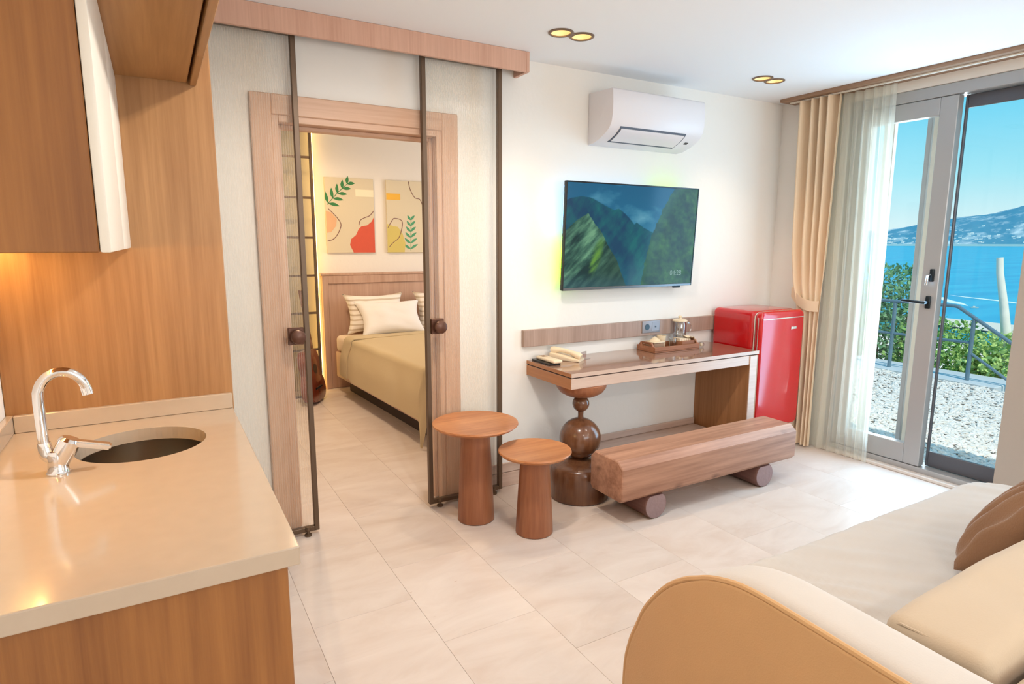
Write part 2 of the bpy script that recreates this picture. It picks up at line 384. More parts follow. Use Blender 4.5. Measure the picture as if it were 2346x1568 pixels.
OY0, OY1, OZ = 1.575, 2.66, 2.455
bm = B()
box(bm, XR, XR + .25, YR - .2, .2, 0, 2.75, bev=0); box(bm, XR, XR + .25, OY1, YW, 0, 2.75, bev=0); box(bm, XR, XR + .25, OY0, OY1, OZ, 2.75, bev=0)
struct('wall_right', bm, PLASTER, 'plastered wall around the balcony door')
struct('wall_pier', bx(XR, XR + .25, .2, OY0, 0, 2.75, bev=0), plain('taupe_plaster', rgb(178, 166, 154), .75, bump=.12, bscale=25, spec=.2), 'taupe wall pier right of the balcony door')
struct('wall_left', bx(XL - .2, XL, YR, YW, 0, 2.75, bev=0), PLASTER, 'white wall behind the kitchenette')
bm = B()
box(bm, XL, .7, YR - .2, YR, 0, 2.75, bev=0); box(bm, 3.3, XR, YR - .2, YR, 0, 2.75, bev=0); box(bm, .7, 3.3, YR - .2, YR, 0, .9, bev=0); box(bm, .7, 3.3, YR - .2, YR, 2.3, 2.75, bev=0)
struct('wall_rear', bm, PLASTER, 'plastered wall behind the camera with a wide window')
bm = B()
for a in (.7, 1.97, 3.24): box(bm, a, a + .06, YR - .12, YR - .05, .9, 2.3)
box(bm, .7, 3.3, YR - .12, YR - .05, .9, .96); box(bm, .7, 3.3, YR - .12, YR - .05, 2.24, 2.3)
wr = thing('window_2', 'wide aluminium window in the wall behind the camera', 'window', (2, YR, .9), kind='structure')
obj('window_frame', bm, ALU, wr)
struct('wall_far', bx(-.5, XR, YB, YB + .15, 0, 2.9, bev=0), PLASTER, 'pale plastered bedroom wall behind the headboard')
struct('wall_bedroom_left', bx(-.5, -.35, YW + .15, YB, 0, 2.9, bev=0), PLASTER, 'bedroom side wall left of the doorway')
struct('wall_bedroom_right', bx(XR, XR + .15, YW + .15, YB, 0, 2.9, bev=0), PLASTER, 'bedroom side wall right of the bed')
cb = struct('ceiling_bedroom', bx(-.5, XR, YW + .1, YB, 2.7, 2.85, bev=0), CEIL, 'white bedroom ceiling')
cut(cb, [obj('cutter', lathe(B(), (a, b_, 2.65), [(.052, 0), (.052, .13)], 32), None) for a, b_ in DL[6]]); cb.data.materials.clear(); cb.data.materials.append(CEIL)

# casing of the bedroom doorway
tr = thing('trim_1', 'oak casing around the bedroom doorway', 'door casing', (.96, YW, 0), kind='structure')
cx0, cx1, cz = .431, 1.484, 2.19; w_ = .094
def casing_side(x0, x1):
    return bx(x0, x1, YW - .022, YW - .0005, .001, cz - .0, bev=.004)
obj('casing_post', casing_side(cx0, cx0 + w_), W_DOOR, tr); obj('casing_post', casing_side(cx1 - w_, cx1), W_DOOR, tr)
obj('casing_head', bx(cx0 + w_, cx1 - w_, YW - .022, YW - .0005, cz - w_, cz, bev=.004), W_DOORX, tr)
jx0, jx1, jz = cx0 + w_ - .005, cx1 - w_ + .005, cz - w_ + .004
obj('jamb', bx(jx0, jx0 + .035, YW - .012, YW + .165, .001, jz, bev=.003), W_DOOR, tr)
obj('jamb', bx(jx1 - .035, jx1, YW - .012, YW + .165, .001, jz, bev=.003), W_DOOR, tr)
obj('jamb_head', bx(jx0 + .035, jx1 - .035, YW - .012, YW + .165, jz - .035, jz, bev=.003), W_DOORX, tr)
obj('door_stop', bx(jx1 - .055, jx1 - .035, YW + .05, YW + .10, .001, jz - .035, bev=.003), W_DOOR, tr)
obj('door_stop', bx(jx0 + .035, jx0 + .055, YW + .05, YW + .10, .001, jz - .035, bev=.003), W_DOOR, tr)
obj('door_stop', bx(jx0 + .055, jx1 - .055, YW + .05, YW + .10, jz - .055, jz - .035, bev=.003), W_DOORX, tr)

# sliding door track box under the ceiling
tk = thing('trim_2', 'long oak boxed track above the sliding glass panels', 'door track', (1.0, 3.12, 2.43), kind='structure')
obj('fascia', bx(.0, 1.845, 3.045, 3.065, 2.428, CZ - .0005, bev=.002), W_BEAM, tk)
obj('end_board', bx(1.845, 1.865, 3.045, YW - .0005, 2.428, CZ - .0005, bev=.002), W_BEAM, tk)
obj('track_rail', bx(.0, 1.843, 3.105, 3.155, 2.47, CZ - .0005, bev=.002), BRONZE, tk)

# pelmet board of the curtain
pm = thing('trim_3', 'slim oak curtain pelmet under the ceiling by the balcony door', 'curtain pelmet', (4.11, 2.0, 2.51), kind='structure')
obj('pelmet_board', bx(4.03, XR - .0005, -.5, 3.09, 2.512, CZ - .0005, bev=.002), W_RAIL, pm)
obj('curtain_track', bx(4.085, 4.11, -.45, 3.05, 2.503, 2.5115, bev=.001), WHITE, pm)

# baseboards and low plinth
bb = thing('baseboard_back', 'stepped oak skirting along the television wall', 'skirting', (1.8, YW, 0), kind='structure')
obj('skirting_board', bx(1.487, 2.3, YW - .014, YW - .0005, .092, .15, bev=.002), W_DESK, bb)
obj('skirting_board', bx(1.487, 2.3, YW - .018, YW - .0005, .001, .089, bev=.002), W_DESK, bb)
pl_ = thing('plinth', 'low oak plinth under the desk and the red fridge', 'plinth', (3.3, 3.0, 0))
obj('plinth_top', bx(2.302, 3.405, 2.9, YW - .0005, .001, .17, bev=.003), W_DESK, pl_)
obj('wall_strip', bx(2.302, 3.405, YW - .02, YW - .0005, .1705, .215, bev=.003), W_DESK, pl_)
obj('fridge_stand', bx(3.5, 4.04, 2.8, YW - .0005, .001, .198, bev=.003), W_DESK, pl_)

# ------------------------------------------------------------------ downlights
for k, pr in enumerate(DL):
    lab = ['twin recessed downlight near the oak track end', 'twin recessed downlight near the curtain pelmet', 'added unseen twin fill downlight over the kitchenette side', 'added unseen twin fill downlight over the sofa', 'added twin fill downlight behind the camera on the kitchen side', 'added twin fill downlight behind the camera on the window side', 'added unseen twin fill downlight in the bedroom ceiling'][k]
    CZ = 2.535 if k < 6 else 2.7
    mx_, my_ = (pr[0][0] + pr[1][0]) / 2, (pr[0][1] + pr[1][1]) / 2
    t = thing('downlight', lab, 'downlight', (mx_, my_, CZ), group='twin ceiling downlights')
    for (a, b_) in pr:
        bm = lathe(B(), (a, b_, CZ), [(.050, -.0005), (.050, -.006), (.056, -.008), (.0635, -.004), (.0635, -.0005)], 40)
        bmesh.ops.delete(bm, geom=[f for f in bm.faces if len(f.verts) > 4], context='FACES_ONLY')
        rg = obj('ring', bm, CUPR, t)
        bm = lathe(B(), (a, b_, CZ), [(.051, -.004), (.046, .02), (.030, .05), (.029, .052)], 32)
        bmesh.ops.delete(bm, geom=[f for f in bm.faces if len(f.verts) > 4], context='FACES_ONLY')
        obj('reflector', bm, CUP, t)
        obj('bulb', lathe(B(), (a, b_, CZ + .040), [(.0, -.004), (.024, -.004), (.024, .004), (0, .004)], 24), BULB, t)
        vis = k < 2
        li = light('downlight_lamp', 'SPOT', (a, b_, CZ + (.024 if vis else .006)), [18, 12, 42, 10, 16, 16, 50][k], ((1, .80, .58), (1, .72, .42))[k] if vis else (1, .96, .91) if k < 6 else (1, .74, .48), aim=(a, b_, 0), spot_size=math.radians(168 if not vis else 88), spot_blend=.35 if not vis else 1, shadow_soft_size=.03)
    bm = bx(mx_ - .016, mx_ + .016, my_ - .03, my_ + .03, CZ - .006, CZ - .0005, bev=.001)
    obj('bridge', bm, CUPR, t)

CZ = 2.535
# ------------------------------------------------------------------ balcony door
d1 = thing('door_1', 'grey aluminium glazed balcony door overlooking the sea', 'balcony door', (4.26, 2.1, 0), kind='structure')
XF = 4.215
obj('threshold', bx(4.165, 4.215, OY0 + .001, OY1 - .001, .0005, .022, bev=.003), plain('stone_sill', rgb(226, 216, 206), .4), d1)
bm = B(); box(bm, XF, 4.36, OY0 + .001, OY1 - .001, .0005, .055, bev=.003); box(bm, XF, 4.36, OY0 + .001, OY1 - .001, 2.385, OZ - .001, bev=.003)
box(bm, XF, 4.36, OY1 - .05, OY1 - .001, .055, 2.385, bev=.003); box(bm, 4.28, 4.36, OY0 + .001, OY0 + .0115, .055, 2.385, bev=.003)
obj('outer_frame', bm, ALU, d1)
def leaf(x0, x1, y0, y1, z0, z1, ws, wt, wb, mat, nm):
    obj(nm + '_stile', bx(x0, x1, y0, y0 + ws, z0, z1, bev=.004), mat, d1); obj(nm + '_stile', bx(x0, x1, y1 - ws, y1, z0, z1, bev=.004), mat, d1)
    obj(nm + '_rail', bx(x0, x1, y0 + ws, y1 - ws, z1 - wt, z1, bev=.004), mat, d1); obj(nm + '_rail', bx(x0, x1, y0 + ws, y1 - ws, z0, z0 + wb, bev=.004), mat, d1)
    obj('pane', bx((x0 + x1) / 2 - .004, (x0 + x1) / 2 + .004, y0 + ws - .003, y1 - ws + .003, z0 + wb - .003, z1 - wt + .003, bev=0), PANE, d1)
leaf(4.222, 4.285, 2.0, 2.605, .058, 2.383, .1, .105, .13, ALU, 'leaf')
leaf(4.292, 4.314, OY0 + .012, 1.995, .058, 2.383, .014, .075, .10, ALUD, 'side_leaf')
# outer shutter post seen through the left pane
obj('shutter_post', bx(4.405, 4.445, 2.165, 2.215, .0, 2.44, bev=.003), WHITE, d1); obj('shutter_post', bx(4.405, 4.445, 2.225, 2.255, .0, 2.44, bev=.003), ALU, d1)
obj('shutter_post', bx(4.405, 4.445, 2.46, 2.53, .0, 2.44, bev=.003), WHITE, d1)
hd = obj('handle_plate', bx(XF - .006, XF + .008, 2.03, 2.06, 1.095, 1.175, bev=.006, seg=3), BLACKM, d1)
obj('lever', tube(B(), [(XF - .004, 2.045, 1.135), (XF - .05, 2.045, 1.135), (XF - .055, 2.06, 1.136), (XF - .052, 2.175, 1.142)], .009, 10), BLACKM, hd)
lk = obj('lock_plate', bx(XF - .006, XF + .008, 2.025, 2.052, 1.265, 1.345, bev=.005, seg=2), BLACKM, d1)
obj('key', tube(B(), [(XF - .006, 2.045, 1.31), (XF - .03, 2.05, 1.30), (XF - .032, 2.052, 1.245)], .006, 8), CHROME, lk)

# ------------------------------------------------------------------ sliding reeded glass panels
def slider(name, x0, x1, knob_x, label):
    t = thing(name, label, 'sliding door', ((x0 + x1) / 2, 3.13, 0), kind='structure')
    y0, y1, z0, z1, w = 3.115, 3.145, .018, 2.469, .024
    obj('stile', bx(x0, x0 + w, y0, y1, z0, z1, bev=.002), BRONZE, t); obj('stile', bx(x1 - w, x1, y0, y1, z0, z1, bev=.002), BRONZE, t)
    obj('rail', bx(x0 + w, x1 - w, y0, y1, z0, z0 + w, bev=.002), BRONZE, t); obj('rail', bx(x0 + w, x1 - w, y0, y1, z1 - w, z1, bev=.002), BRONZE, t)
    obj('reeded_pane', bx(x0 + w - .002, x1 - w + .002, 3.127, 3.133, z0 + w - .002, z1 - w + .002, bev=0), FLUTED, t)
    kp = obj('knob_plate', bx(knob_x - .042, knob_x + .032, 3.106, 3.126, 1.005, 1.09, bev=.003), KNOB, t)
    M = Matrix.Rotation(PI / 2, 3, 'X')
    obj('knob', lathe(B(), (knob_x, 3.106, 1.047), [(.016, 0), (.014, .012), (.03, .018), (.036, .03), (.033, .042), (.02, .048), (0, .049)], 28, M), KNOB, kp)
    for gx in (x0 + .06, x1 - .06):
        obj('floor_guide', lathe(B(), (gx, 3.11, 0), [(.018, .0005), (.018, .01), (.008, .014), (.008, .03), (.014, .034), (.012, .05), (0, .052)], 16), BRONZE, t)
slider('door_2', .165, .637, .575, 'sliding reeded glass panel in bronze frame beside the kitchenette')
slider('door_3', 1.256, 1.73, 1.325, 'sliding reeded glass panel in bronze frame right of the doorway')

# ------------------------------------------------------------------ kitchenette
kb = thing('base_cabinet', 'oak base cabinet under the beige worktop', 'cabinet', (-.13, 1.8, 0))
obj('end_panel', bx(XL + .001, .185, 1.23, 1.25, .001, .858, bev=.002), W_CAB, kb)
obj('body', bx(XL + .001, .165, 1.25, 2.428, .08, .858, bev=0), W_CAB, kb)
obj('toe_kick', bx(XL + .001, .12, 1.25, 2.428, .001, .08, bev=0), W_CAB, kb)
for a, b_ in ((1.252, 1.838), (1.842, 2.427)): 
    dd = obj('door', bx(.166, .185, a, b_, .085, .856, bev=.002), W_CAB, kb)
ct = obj('worktop', bx(XL + .001, .207, 1.208, 2.429, .86, .9, bev=.003, seg=2), QUARTZ, origin=(-.12, 1.8, .86))
skc = (-.075, 2.105)
cut(ct, [obj('cutter', lathe(B(), (*skc, .8), [(.172, 0), (.172, .3)], 64), None), obj('cutter', lathe(B(), (-.263, 1.93, .8), [(.012, 0), (.012, .3)], 20), None)])
# cabinet body must leave room for the bowl
bpy.context.view_layer.update()
for ch in kb.children:
    if ch.name.startswith('body'):
        cut(ch, [obj('cutter', lathe(B(), (*skc, .6), [(.185, 0), (.185, .4)], 48), None)])
ct.data.materials.clear(); ct.data.materials.append(QUARTZ); ct.data.shade_flat()
tag(ct, 'polished beige quartz worktop with a round sink cut-out', 'worktop')
obj('upstand', bx(XL + .022, .206, 2.41, 2.4295, .9005, .956, bev=.002), QUARTZ, ct); obj('upstand', bx(XL + .001, XL + .021, 1.21, 2.4295, .9005, .956, bev=.002), QUARTZ, ct)
sk = thing('sink', 'round undermounted steel sink sunk in the worktop', 'sink', (*skc, .72))
bm = lathe(B(), (*skc, .72), [(0, 0), (.03, 0), (.11, .004), (.15, .03), (.168, .09), (.17, .1395), (.18, .1395), (.18, .137), (.173, .135), (.171, .09), (.153, .028), (.112, 0), (.03, -.004), (0, -.004)], 56)
obj('basin', bm, STEEL, sk)
obj('drain', lathe(B(), (*skc, .7205), [(0, 0), (.034, 0), (.034, .003), (.03, .004), (0, .002)], 24), CHROME, sk)
fc = thing('faucet', 'chrome swan-neck faucet with side lever on the worktop', 'faucet', (-.263, 1.93, .9))
obj('body', lathe(B(), (-.263, 1.93, .9), [(.027, .0005), (.027, .004), (.024, .008), (.022, .03), (.024, .05), (.02, .062), (0, .064)], 32), CHROME, fc)
M = Matrix.Rotation(.45, 3, 'Y')
obj('cartridge', lathe(B(), (-.258, 1.93, .93), [(.022, 0), (.026, .03), (.026, .06), (.02, .068), (0, .07)], 28, M), CHROME, fc)
obj('elbow', tube(B(), [(-.262, 1.93, .935), (-.285, 1.935, .955), (-.288, 1.937, .985)], [.02, .018, .015], 16), CHROME, fc)
pts = [(-.288, 1.937, .975), (-.289, 1.938, 1.09)]
for k in range(1, 15):
    a = PI - k * PI * .93 / 14
    pts.append((-.237 + .052 * math.cos(a), 1.938 + .012 * (k / 14), 1.105 + .062 * math.sin(a)))
spt = obj('spout', tube(B(), pts, .0125, 18), CHROME, fc)
obj('aerator', tube(B(), [pts[-1], tuple(Vector(pts[-1]) + Vector((.003, 0, -.018)))], .0135, 16), CHROME, spt)
bm = prism(B(), [(-.014, -.009), (.014, -.009), (.014, .008), (-.014, .008)], 'X', 0, .105, bev=0)
for v in bm.verts: v.co = Vector((-.243, 1.925, .985)) + Matrix.Rotation(.28, 3, 'Y') @ v.co
bmesh.ops.bevel(bm, geom=bm.edges[:], offset=.004, segments=2, affect='EDGES')
obj('lever', bm, CHROME, fc)
struct_panel = obj('kitchen_panel', bx(XL + .001, .212, 2.43, 2.47, .001, CZ - .001, bev=.003), W_KIT)
tag(struct_panel, 'tall oak veneer panel closing the end of the kitchenette', 'panel')
wc = thing('wall_cabinet', 'oak wall cabinet with white front above the faucet', 'cabinet', (-.25, 1.9, 1.48))
obj('end_panel', bx(XL + .001, -.085, 1.33, 1.35, 1.482, 2.026, bev=.002), W_CAB, wc)
obj('body', bx(XL + .001, -.087, 1.351, 2.428, 1.484, 2.026, bev=0), W_CAB, wc)
for a, b_ in ((1.33, 1.879), (1.882, 2.428)):
    obj('door', bx(-.084, -.066, a, b_, 1.482, 2.026, bev=.004, seg=2), WHITE, wc)
uc = thing('upper_cabinet', 'deep oak cabinet running under the ceiling over the kitchenette', 'cabinet', (-.15, 1.9, 2.03))
obj('body', bx(XL + .001, .138, 1.2, 2.428, 2.03, CZ - .002, bev=.002), W_KITY, uc)
for a, b_ in ((1.2, 2.047), (2.05, 2.428)): obj('door', bx(.146, .166, a, b_, 2.022, CZ - .004, bev=.002), W_KITY, uc)
ls = obj('under_cabinet_light', bx(XL + .03, XL + .045, 1.4, 2.40, 1.474, 1.4815, bev=.001), LEDK); tag(ls, 'thin warm LED strip under the oak wall cabinet', 'light strip')

# ------------------------------------------------------------------ desk
dk = thing('desk', 'oak console desk on one turned leg and one panel side', 'desk', (2.7, 2.95, 0))
obj('apron_end', bx(1.9435, 1.9448, 2.716, YW - .001, .695, .7559, bev=0), W_DESKE_NOGLARE, dk)  # thin sheet giving the desk end its tone without painted glare
obj('top_end', bx(1.9435, 1.9448, 2.716, YW - .001, .764, .7845, bev=0), W_DESKE_NOGLARE, dk)
obj('top', bx(1.945, 3.497, 2.715, YW - .001, .763, .785, bev=.002), W_TOP, dk)
obj('top_edge', bx(1.945, 3.497, 2.713, 2.7148, .763, .785, bev=0), W_DESK, dk)
obj('shadow_gap', bx(1.953, 3.49, 2.723, YW - .001, .756, .7629, bev=0), plain('gap', rgb(80, 50, 36), .6), dk)
obj('apron', bx(1.945, 3.412, 2.715, YW - .001, .695, .7559, bev=.002), W_DESK, dk)
obj('side_panel', bx(3.412, 3.474, 2.715, YW - .001, .001, .7559, bev=.002), W_DESKS_NOGLARE, dk)
obj('side_face', bx(3.408, 3.476, 2.708, 2.7149, .001, .7559, bev=.001), W_DESK, dk)
obj('outer_panel', bx(3.478, 3.496, 2.715, YW - .001, .001, .7559, bev=.002), W_DESKS_NOGLARE, dk)
lc = (2.11, 2.845, 0)
def arc(r, zc, a0, a1, n_=14): return [(r * math.cos(a0 + (a1 - a0) * k / n_), zc + r * math.sin(a0 + (a1 - a0) * k / n_)) for k in range(n_ + 1)]
obj('bowl', lathe(B(), lc, [(0, .612), (.05, .613), (.09, .622), (.125, .642), (.145, .67), (.15, .6945), (0, .6945)], 48), W_STOOL, dk)
obj('small_ball', lathe(B(), lc, [(0, .518)] + arc(.05, .568, -PI / 2 + .2, PI / 2 - .2) + [(0, .6175)], 36), W_TURN, dk)
obj('neck', lathe(B(), lc, [(.018, .475), (.016, .5), (.018, .53)], 24), W_TURN, dk)
obj('ball', lathe(B(), lc, [(0, .232)] + arc(.124, .357, -PI / 2 + .1, PI / 2 - .1, 24) + [(0, .4815)], 48), W_TURN, dk)
obj('drum', lathe(B(), lc, [(.168, .001), (.176, .006), (.176, .15), (.172, .185), (.155, .205), (.10, .222), (.07, .238), (0, .238)], 56), W_TURN, dk)

# strip with sockets
st = obj('wall_rail', bx(1.905, 3.56, YW - .03, YW - .0005, .873, .976, bev=.002), W_STRIP); tag(st, 'horizontal oak strip fixed on the wall above the desk', 'wall strip')
sc = thing('wall_socket', 'silver twin socket plate set in the oak strip', 'socket', (2.93, YW - .03, .935))
obj('plate', bx(2.845, 3.005, YW - .038, YW - .0302, .893, .975, bev=.003, seg=2), SOCK, sc)
M = Matrix.Rotation(PI / 2, 3, 'X')
obj('socket_insert', lathe(B(), (2.887, YW - .0381, .934), [(.021, 0), (.021, .002), (.0195, .002), (0, .0018)], 28, M), BLACK, sc)
obj('data_insert', bx(2.93, 2.995, YW - .040, YW - .0381, .903, .965, bev=.001), SOCK, sc)
obj('data_port', bx(2.955, 2.968, YW - .0415, YW - .0401, .928, .938, bev=.0005), BLACK, sc)

# ------------------------------------------------------------------ things on the desk
ph = thing('telephone', 'cream corded desk telephone at the left end of the desk', 'telephone', (2.17, 3.08, .785), rotz=.55)
bm = prism(B(), [(-.10, 0.0005), (.10, 0.0005), (.10, .014), (.05, .02), (-.02, .034), (-.07, .043), (-.10, .042)], 'X', -.05, .05, bev=.006)
for v in bm.verts: v.co = Vector((v.co.x, -v.co.y, v.co.z))
obj('base', bm, CREAM, ph, local=True)
pts = [(-.012, .10 - .2 * k / 10, .056 + .016 * math.sin(PI * k / 10) - .030 * (k / 10)) for k in range(11)]
hs_ = obj('handset', tube(B(), pts, [.02, .022, .018, .015, .014, .014, .014, .015, .018, .022, .02], 14), CREAM, ph, local=True)
obj('keypad', bx(.018, .046, -.085, -.02, .018, .029, bev=.003), TAUPE, ph, local=True)
nh = thing('acrylic_holder', 'clear acrylic card holder beside the cream telephone', 'card holder', (2.285, 3.06, .785), rotz=.4)
obj('base', bx(-.03, .03, -.03, .03, .0005, .004, bev=0), CLEAR, nh, local=True); obj('upright', bx(-.03, .03, -.002, .002, .0045, .045, bev=0), CLEAR, nh, local=True)
pd = obj('folder', bx(1.965, 2.045, 2.965, 3.165, .7855, .797, bev=.002), BLACK); tag(pd, 'thin black folder at the left corner of the desk', 'folder')
rm = thing('remote_control', 'cream remote control lying on the thin black folder', 'remote control', (2.015, 3.06, .7975))
obj('body', bx(1.985, 2.05, 2.95, 3.15, .7972, .817, bev=.008, seg=3), CREAM, rm)
obj('display', bx(2.0, 2.035, 3.09, 3.135, .8168, .8178, bev=0), TAUPE, rm)
ty_ = thing('serving_tray', 'wooden serving tray with raised handle ends on the desk', 'tray', (3.0, 3.05, .785))
X0, X1, Y0, Y1 = 2.80, 3.21, 2.975, 3.155
obj('tray_base', bx(X0, X1, Y0, Y1, .786, .794, bev=.001), W_TRAY, ty_)
obj('long_side', bx(X0, X1, Y0, Y0 + .01, .7945, .822, bev=.002), W_TRAY, ty_); obj('long_side', bx(X0, X1, Y1 - .01, Y1, .7945, .822, bev=.002), W_TRAY, ty_)
for xx in (X0, X1 - .012):
    a, b_ = Y0 + .0105, Y1 - .0105; m_ = (a + b_) / 2
    prof = [(a, .7945), (b_, .7945), (b_, .822), (b_ - .012, .826), (b_ - .025, .845), (b_ - .04, .85), (a + .04, .85), (a + .025, .845), (a + .012, .826), (a, .822)]
    e = obj('handle_end', prism(B(), prof, 'X', xx, xx + .012), W_TRAY, ty_, smooth=30)
    c_ = obj('cutter', bx(xx - .02, xx + .04, m_ - .038, m_ + .038, .822, .838, bev=.006, seg=2), None)
    c_.location = Vector(c_.location) - Vector(ty_.location); c_.parent = ty_; bpy.context.view_layer.update(); cut(e, [c_])
# contents of the tray
bxo = thing('tissue_box', 'small tan box with a cream cloth top in the tray', 'box', (2.875, 3.075, .7945))
obj('box_body', bx(2.845, 2.935, 3.03, 3.12, .7945, .84, bev=.003), TAUPE, bxo)
bm = B(); 
box(bm, 2.84, 2.94, 3.025, 3.125, .8402, .848, bev=.004, seg=2)
obj('box_lid', bm, CREAMC, bxo)
bm = lathe(B(), (2.89, 3.075, .8482), [(.05, 0), (.045, .008), (.02, .022), (.004, .03), (0, .031)], 4)
obj('cloth_peak', bm, CREAMC, bxo, smooth=60)
def tumbler(x, y, label, mat, h=.075, r=.03):
    t = obj('cup', lathe(B(), (x, y, .7945), [(0, 0), (r * .82, 0), (r, h), (r - .003, h), (r * .8, .004), (0, .004)], 28), mat); tag(t, label, 'cup'); return t
tumbler(2.985, 3.115, 'cream ceramic cup standing behind the tan box in the tray', CREAMC, .08, .033)
tumbler(3.03, 3.05, 'clear glass tumbler in the middle of the tray', CLEAR, .065, .028)
sb = thing('tea_box', 'small open wooden sachet box at the right of the tray', 'box', (3.125, 3.06, .7945))
bm = prism(B(), [(3.0, .7945), (3.0, .842), (3.10, .832), (3.12, .82), (3.12, .7945)], 'X', 3.07, 3.185, bev=.002); 
obj('box_body', bm, W_TRAY, sb)
for k in range(5):
    obj('sachet', bx(3.078 + k * .021, 3.094 + k * .021, 3.03, 3.095, .80, .856 - .002 * k, bev=.001), CREAM, sb)
nk = B(); grid(nk, 14, 10, lambda u, v: Vector((3.165 + .05 * v + .012 * math.sin(u * 5), 3.01 + .075 * u, .858 - .05 * smoothstep(.35, 1, v) + .006 * math.sin(u * 9 + v * 4))), thick=.003)
nk = obj('napkin', nk, CREAMC); tag(nk, 'crumpled cream napkin hanging over the right end of the tray', 'napkin')
kt = thing('glass_teapot', 'clear glass teapot with cream lid behind the tea box', 'teapot', (3.165, 3.125, .7945))
kc = (3.150, 3.11, .7945)
obj('glass_body', lathe(B(), kc, [(0, .062), (.042, .062), (.046, .075), (.047, .15), (.04, .168), (.037, .168), (.044, .15), (.043, .077), (.04, .066), (0, .066)], 36), CLEAR, kt)
obj('stand', lathe(B(), kc, [(.03, .0005), (.04, .0005), (.045, .0615), (.03, .0615)], 28), CLEAR, kt)
ld = obj('lid', lathe(B(), kc, [(0, .169), (.052, .170), (.05, .178), (.03, .186), (.012, .188), (.01, .196), (.014, .203), (.008, .208), (0, .2085)], 32), CREAMC, kt)
obj('handle', tube(B(), [(kc[0] + .045, kc[1] - .005, .7945 + .15), (kc[0] + .075, kc[1] - .012, .7945 + .155), (kc[0] + .095, kc[1] - .016, .7945 + .13), (kc[0] + .092, kc[1] - .016, .7945 + .10), (kc[0] + .075, kc[1] - .012, .7945 + .082), (kc[0] + .045, kc[1] - .005, .7945 + .08)], .004, 8), CLEAR, kt)
jr = thing('glass_stopper', 'small faceted glass ball on the desk right of the tray', 'ornament', (3.258, 3.005, .785))
obj('ball', lathe(B(), (3.258, 3.005, .785), [(0, .0005), (.014, .0005), (.02, .012), (.021, .022), (.014, .036), (0, .04)], 8), CLEAR, jr, smooth=0)
obj('core', lathe(B(), (3.258, 3.005, .785), [(0, .008), (.008, .01), (.01, .02), (.006, .03), (0, .031)], 8), CREAMC, jr, smooth=0)

# ------------------------------------------------------------------ fridge
fr = thing('fridge', 'glossy red retro mini fridge beside the desk', 'fridge', (3.76, 2.96, .2))
obj('cabinet', rbox(B(), 3.53, 3.995, 2.80, 3.165, .203, 1.04, .035, 5), RED, fr)
bm = prism(B(), [], 'X', 0, 0) if False else B()
def rrect(x0, x1, z0, z1, r, n_=7):
    p = []
    for cx, cz_, a0 in ((x1 - r, z1 - r, 0), (x0 + r, z1 - r, PI / 2), (x0 + r, z0 + r, PI), (x1 - r, z0 + r, 1.5 * PI)):
        for k in range(n_ + 1):
            a = a0 + PI / 2 * k / n_; p.append((cx + r * math.cos(a), cz_ + r * math.sin(a)))
    return p
fd = obj('door', prism(bm, rrect(3.53, 3.995, .205, 1.04, .045), 'Y', 2.735, 2.793, bev=.022, seg=5), RED, fr)
obj('gasket', prism(B(), rrect(3.538, 3.987, .213, 1.032, .04), 'Y', 2.7932, 2.7998), WHITE, fr)
obj('chrome_strip', bx(3.545, 3.98, 2.731, 2.7348, .985, .992, bev=.001), REDS, fd)
obj('chrome_strip', bx(3.5255, 3.5298, 2.755, 2.76, .21, 1.0, bev=.001), REDS, fd)
bd = obj('badge', bx(3.845, 3.905, 2.7315, 2.7348, .905, .922, bev=.001), REDS, fd)
obj('badge_mark', bx(3.845, 3.856, 2.7295, 2.7314, .903, .924, bev=.001), WHITE, fd)

# ------------------------------------------------------------------ television
tv = thing('television', 'wall-mounted flat television showing green mountains', 'television', (2.685, 3.15, 1.21))
TX0, TX1, TZ0, TZ1 = 2.136, 3.226, 1.213, 1.868
tilt = Matrix.Rotation(math.radians(2.9), 4, 'X')
piv = Vector((2.68, 3.10, TZ0))
def tl(bm):
    bmesh.ops.transform(bm, matrix=Matrix.Translation(piv) @ tilt @ Matrix.Translation(-piv), verts=bm.verts); return bm
hz = obj('housing', tl(bx(TX0, TX1, 3.10, 3.122, TZ0, TZ1, bev=.003)), BLACK, tv)
obj('back_box', tl(bx(2.36, 3.0, 3.1225, 3.14, TZ0 + .05, TZ1 - .22, bev=.004)), BLACK, tv)
obj('wall_mount', bx(2.55, 2.80, 3.136, YW - .0005, 1.40, 1.62, bev=.003), BLACK, tv)
bm = B()
box(bm, TX0, TX0 + .008, 3.094, 3.0998, TZ0, TZ1, bev=.001); box(bm, TX1 - .008, TX1, 3.094, 3.0998, TZ0, TZ1, bev=.001); box(bm, TX0 + .008, TX1 - .008, 3.094, 3.0998, TZ1 - .008, TZ1, bev=.001)
obj('bezel', tl(bm), BLACK, tv)
obj('lower_bezel', tl(bx(TX0 + .008, TX1 - .008, 3.094, 3.0998, TZ0, TZ0 + .016, bev=.001)), plain('grey_bezel', rgb(110, 112, 114), .25, .6), tv)
obj('receiver', tl(bx(3.06, 3.13, 3.098, 3.115, TZ0 - .012, TZ0 - .0005, bev=.004)), BLACK, tv)
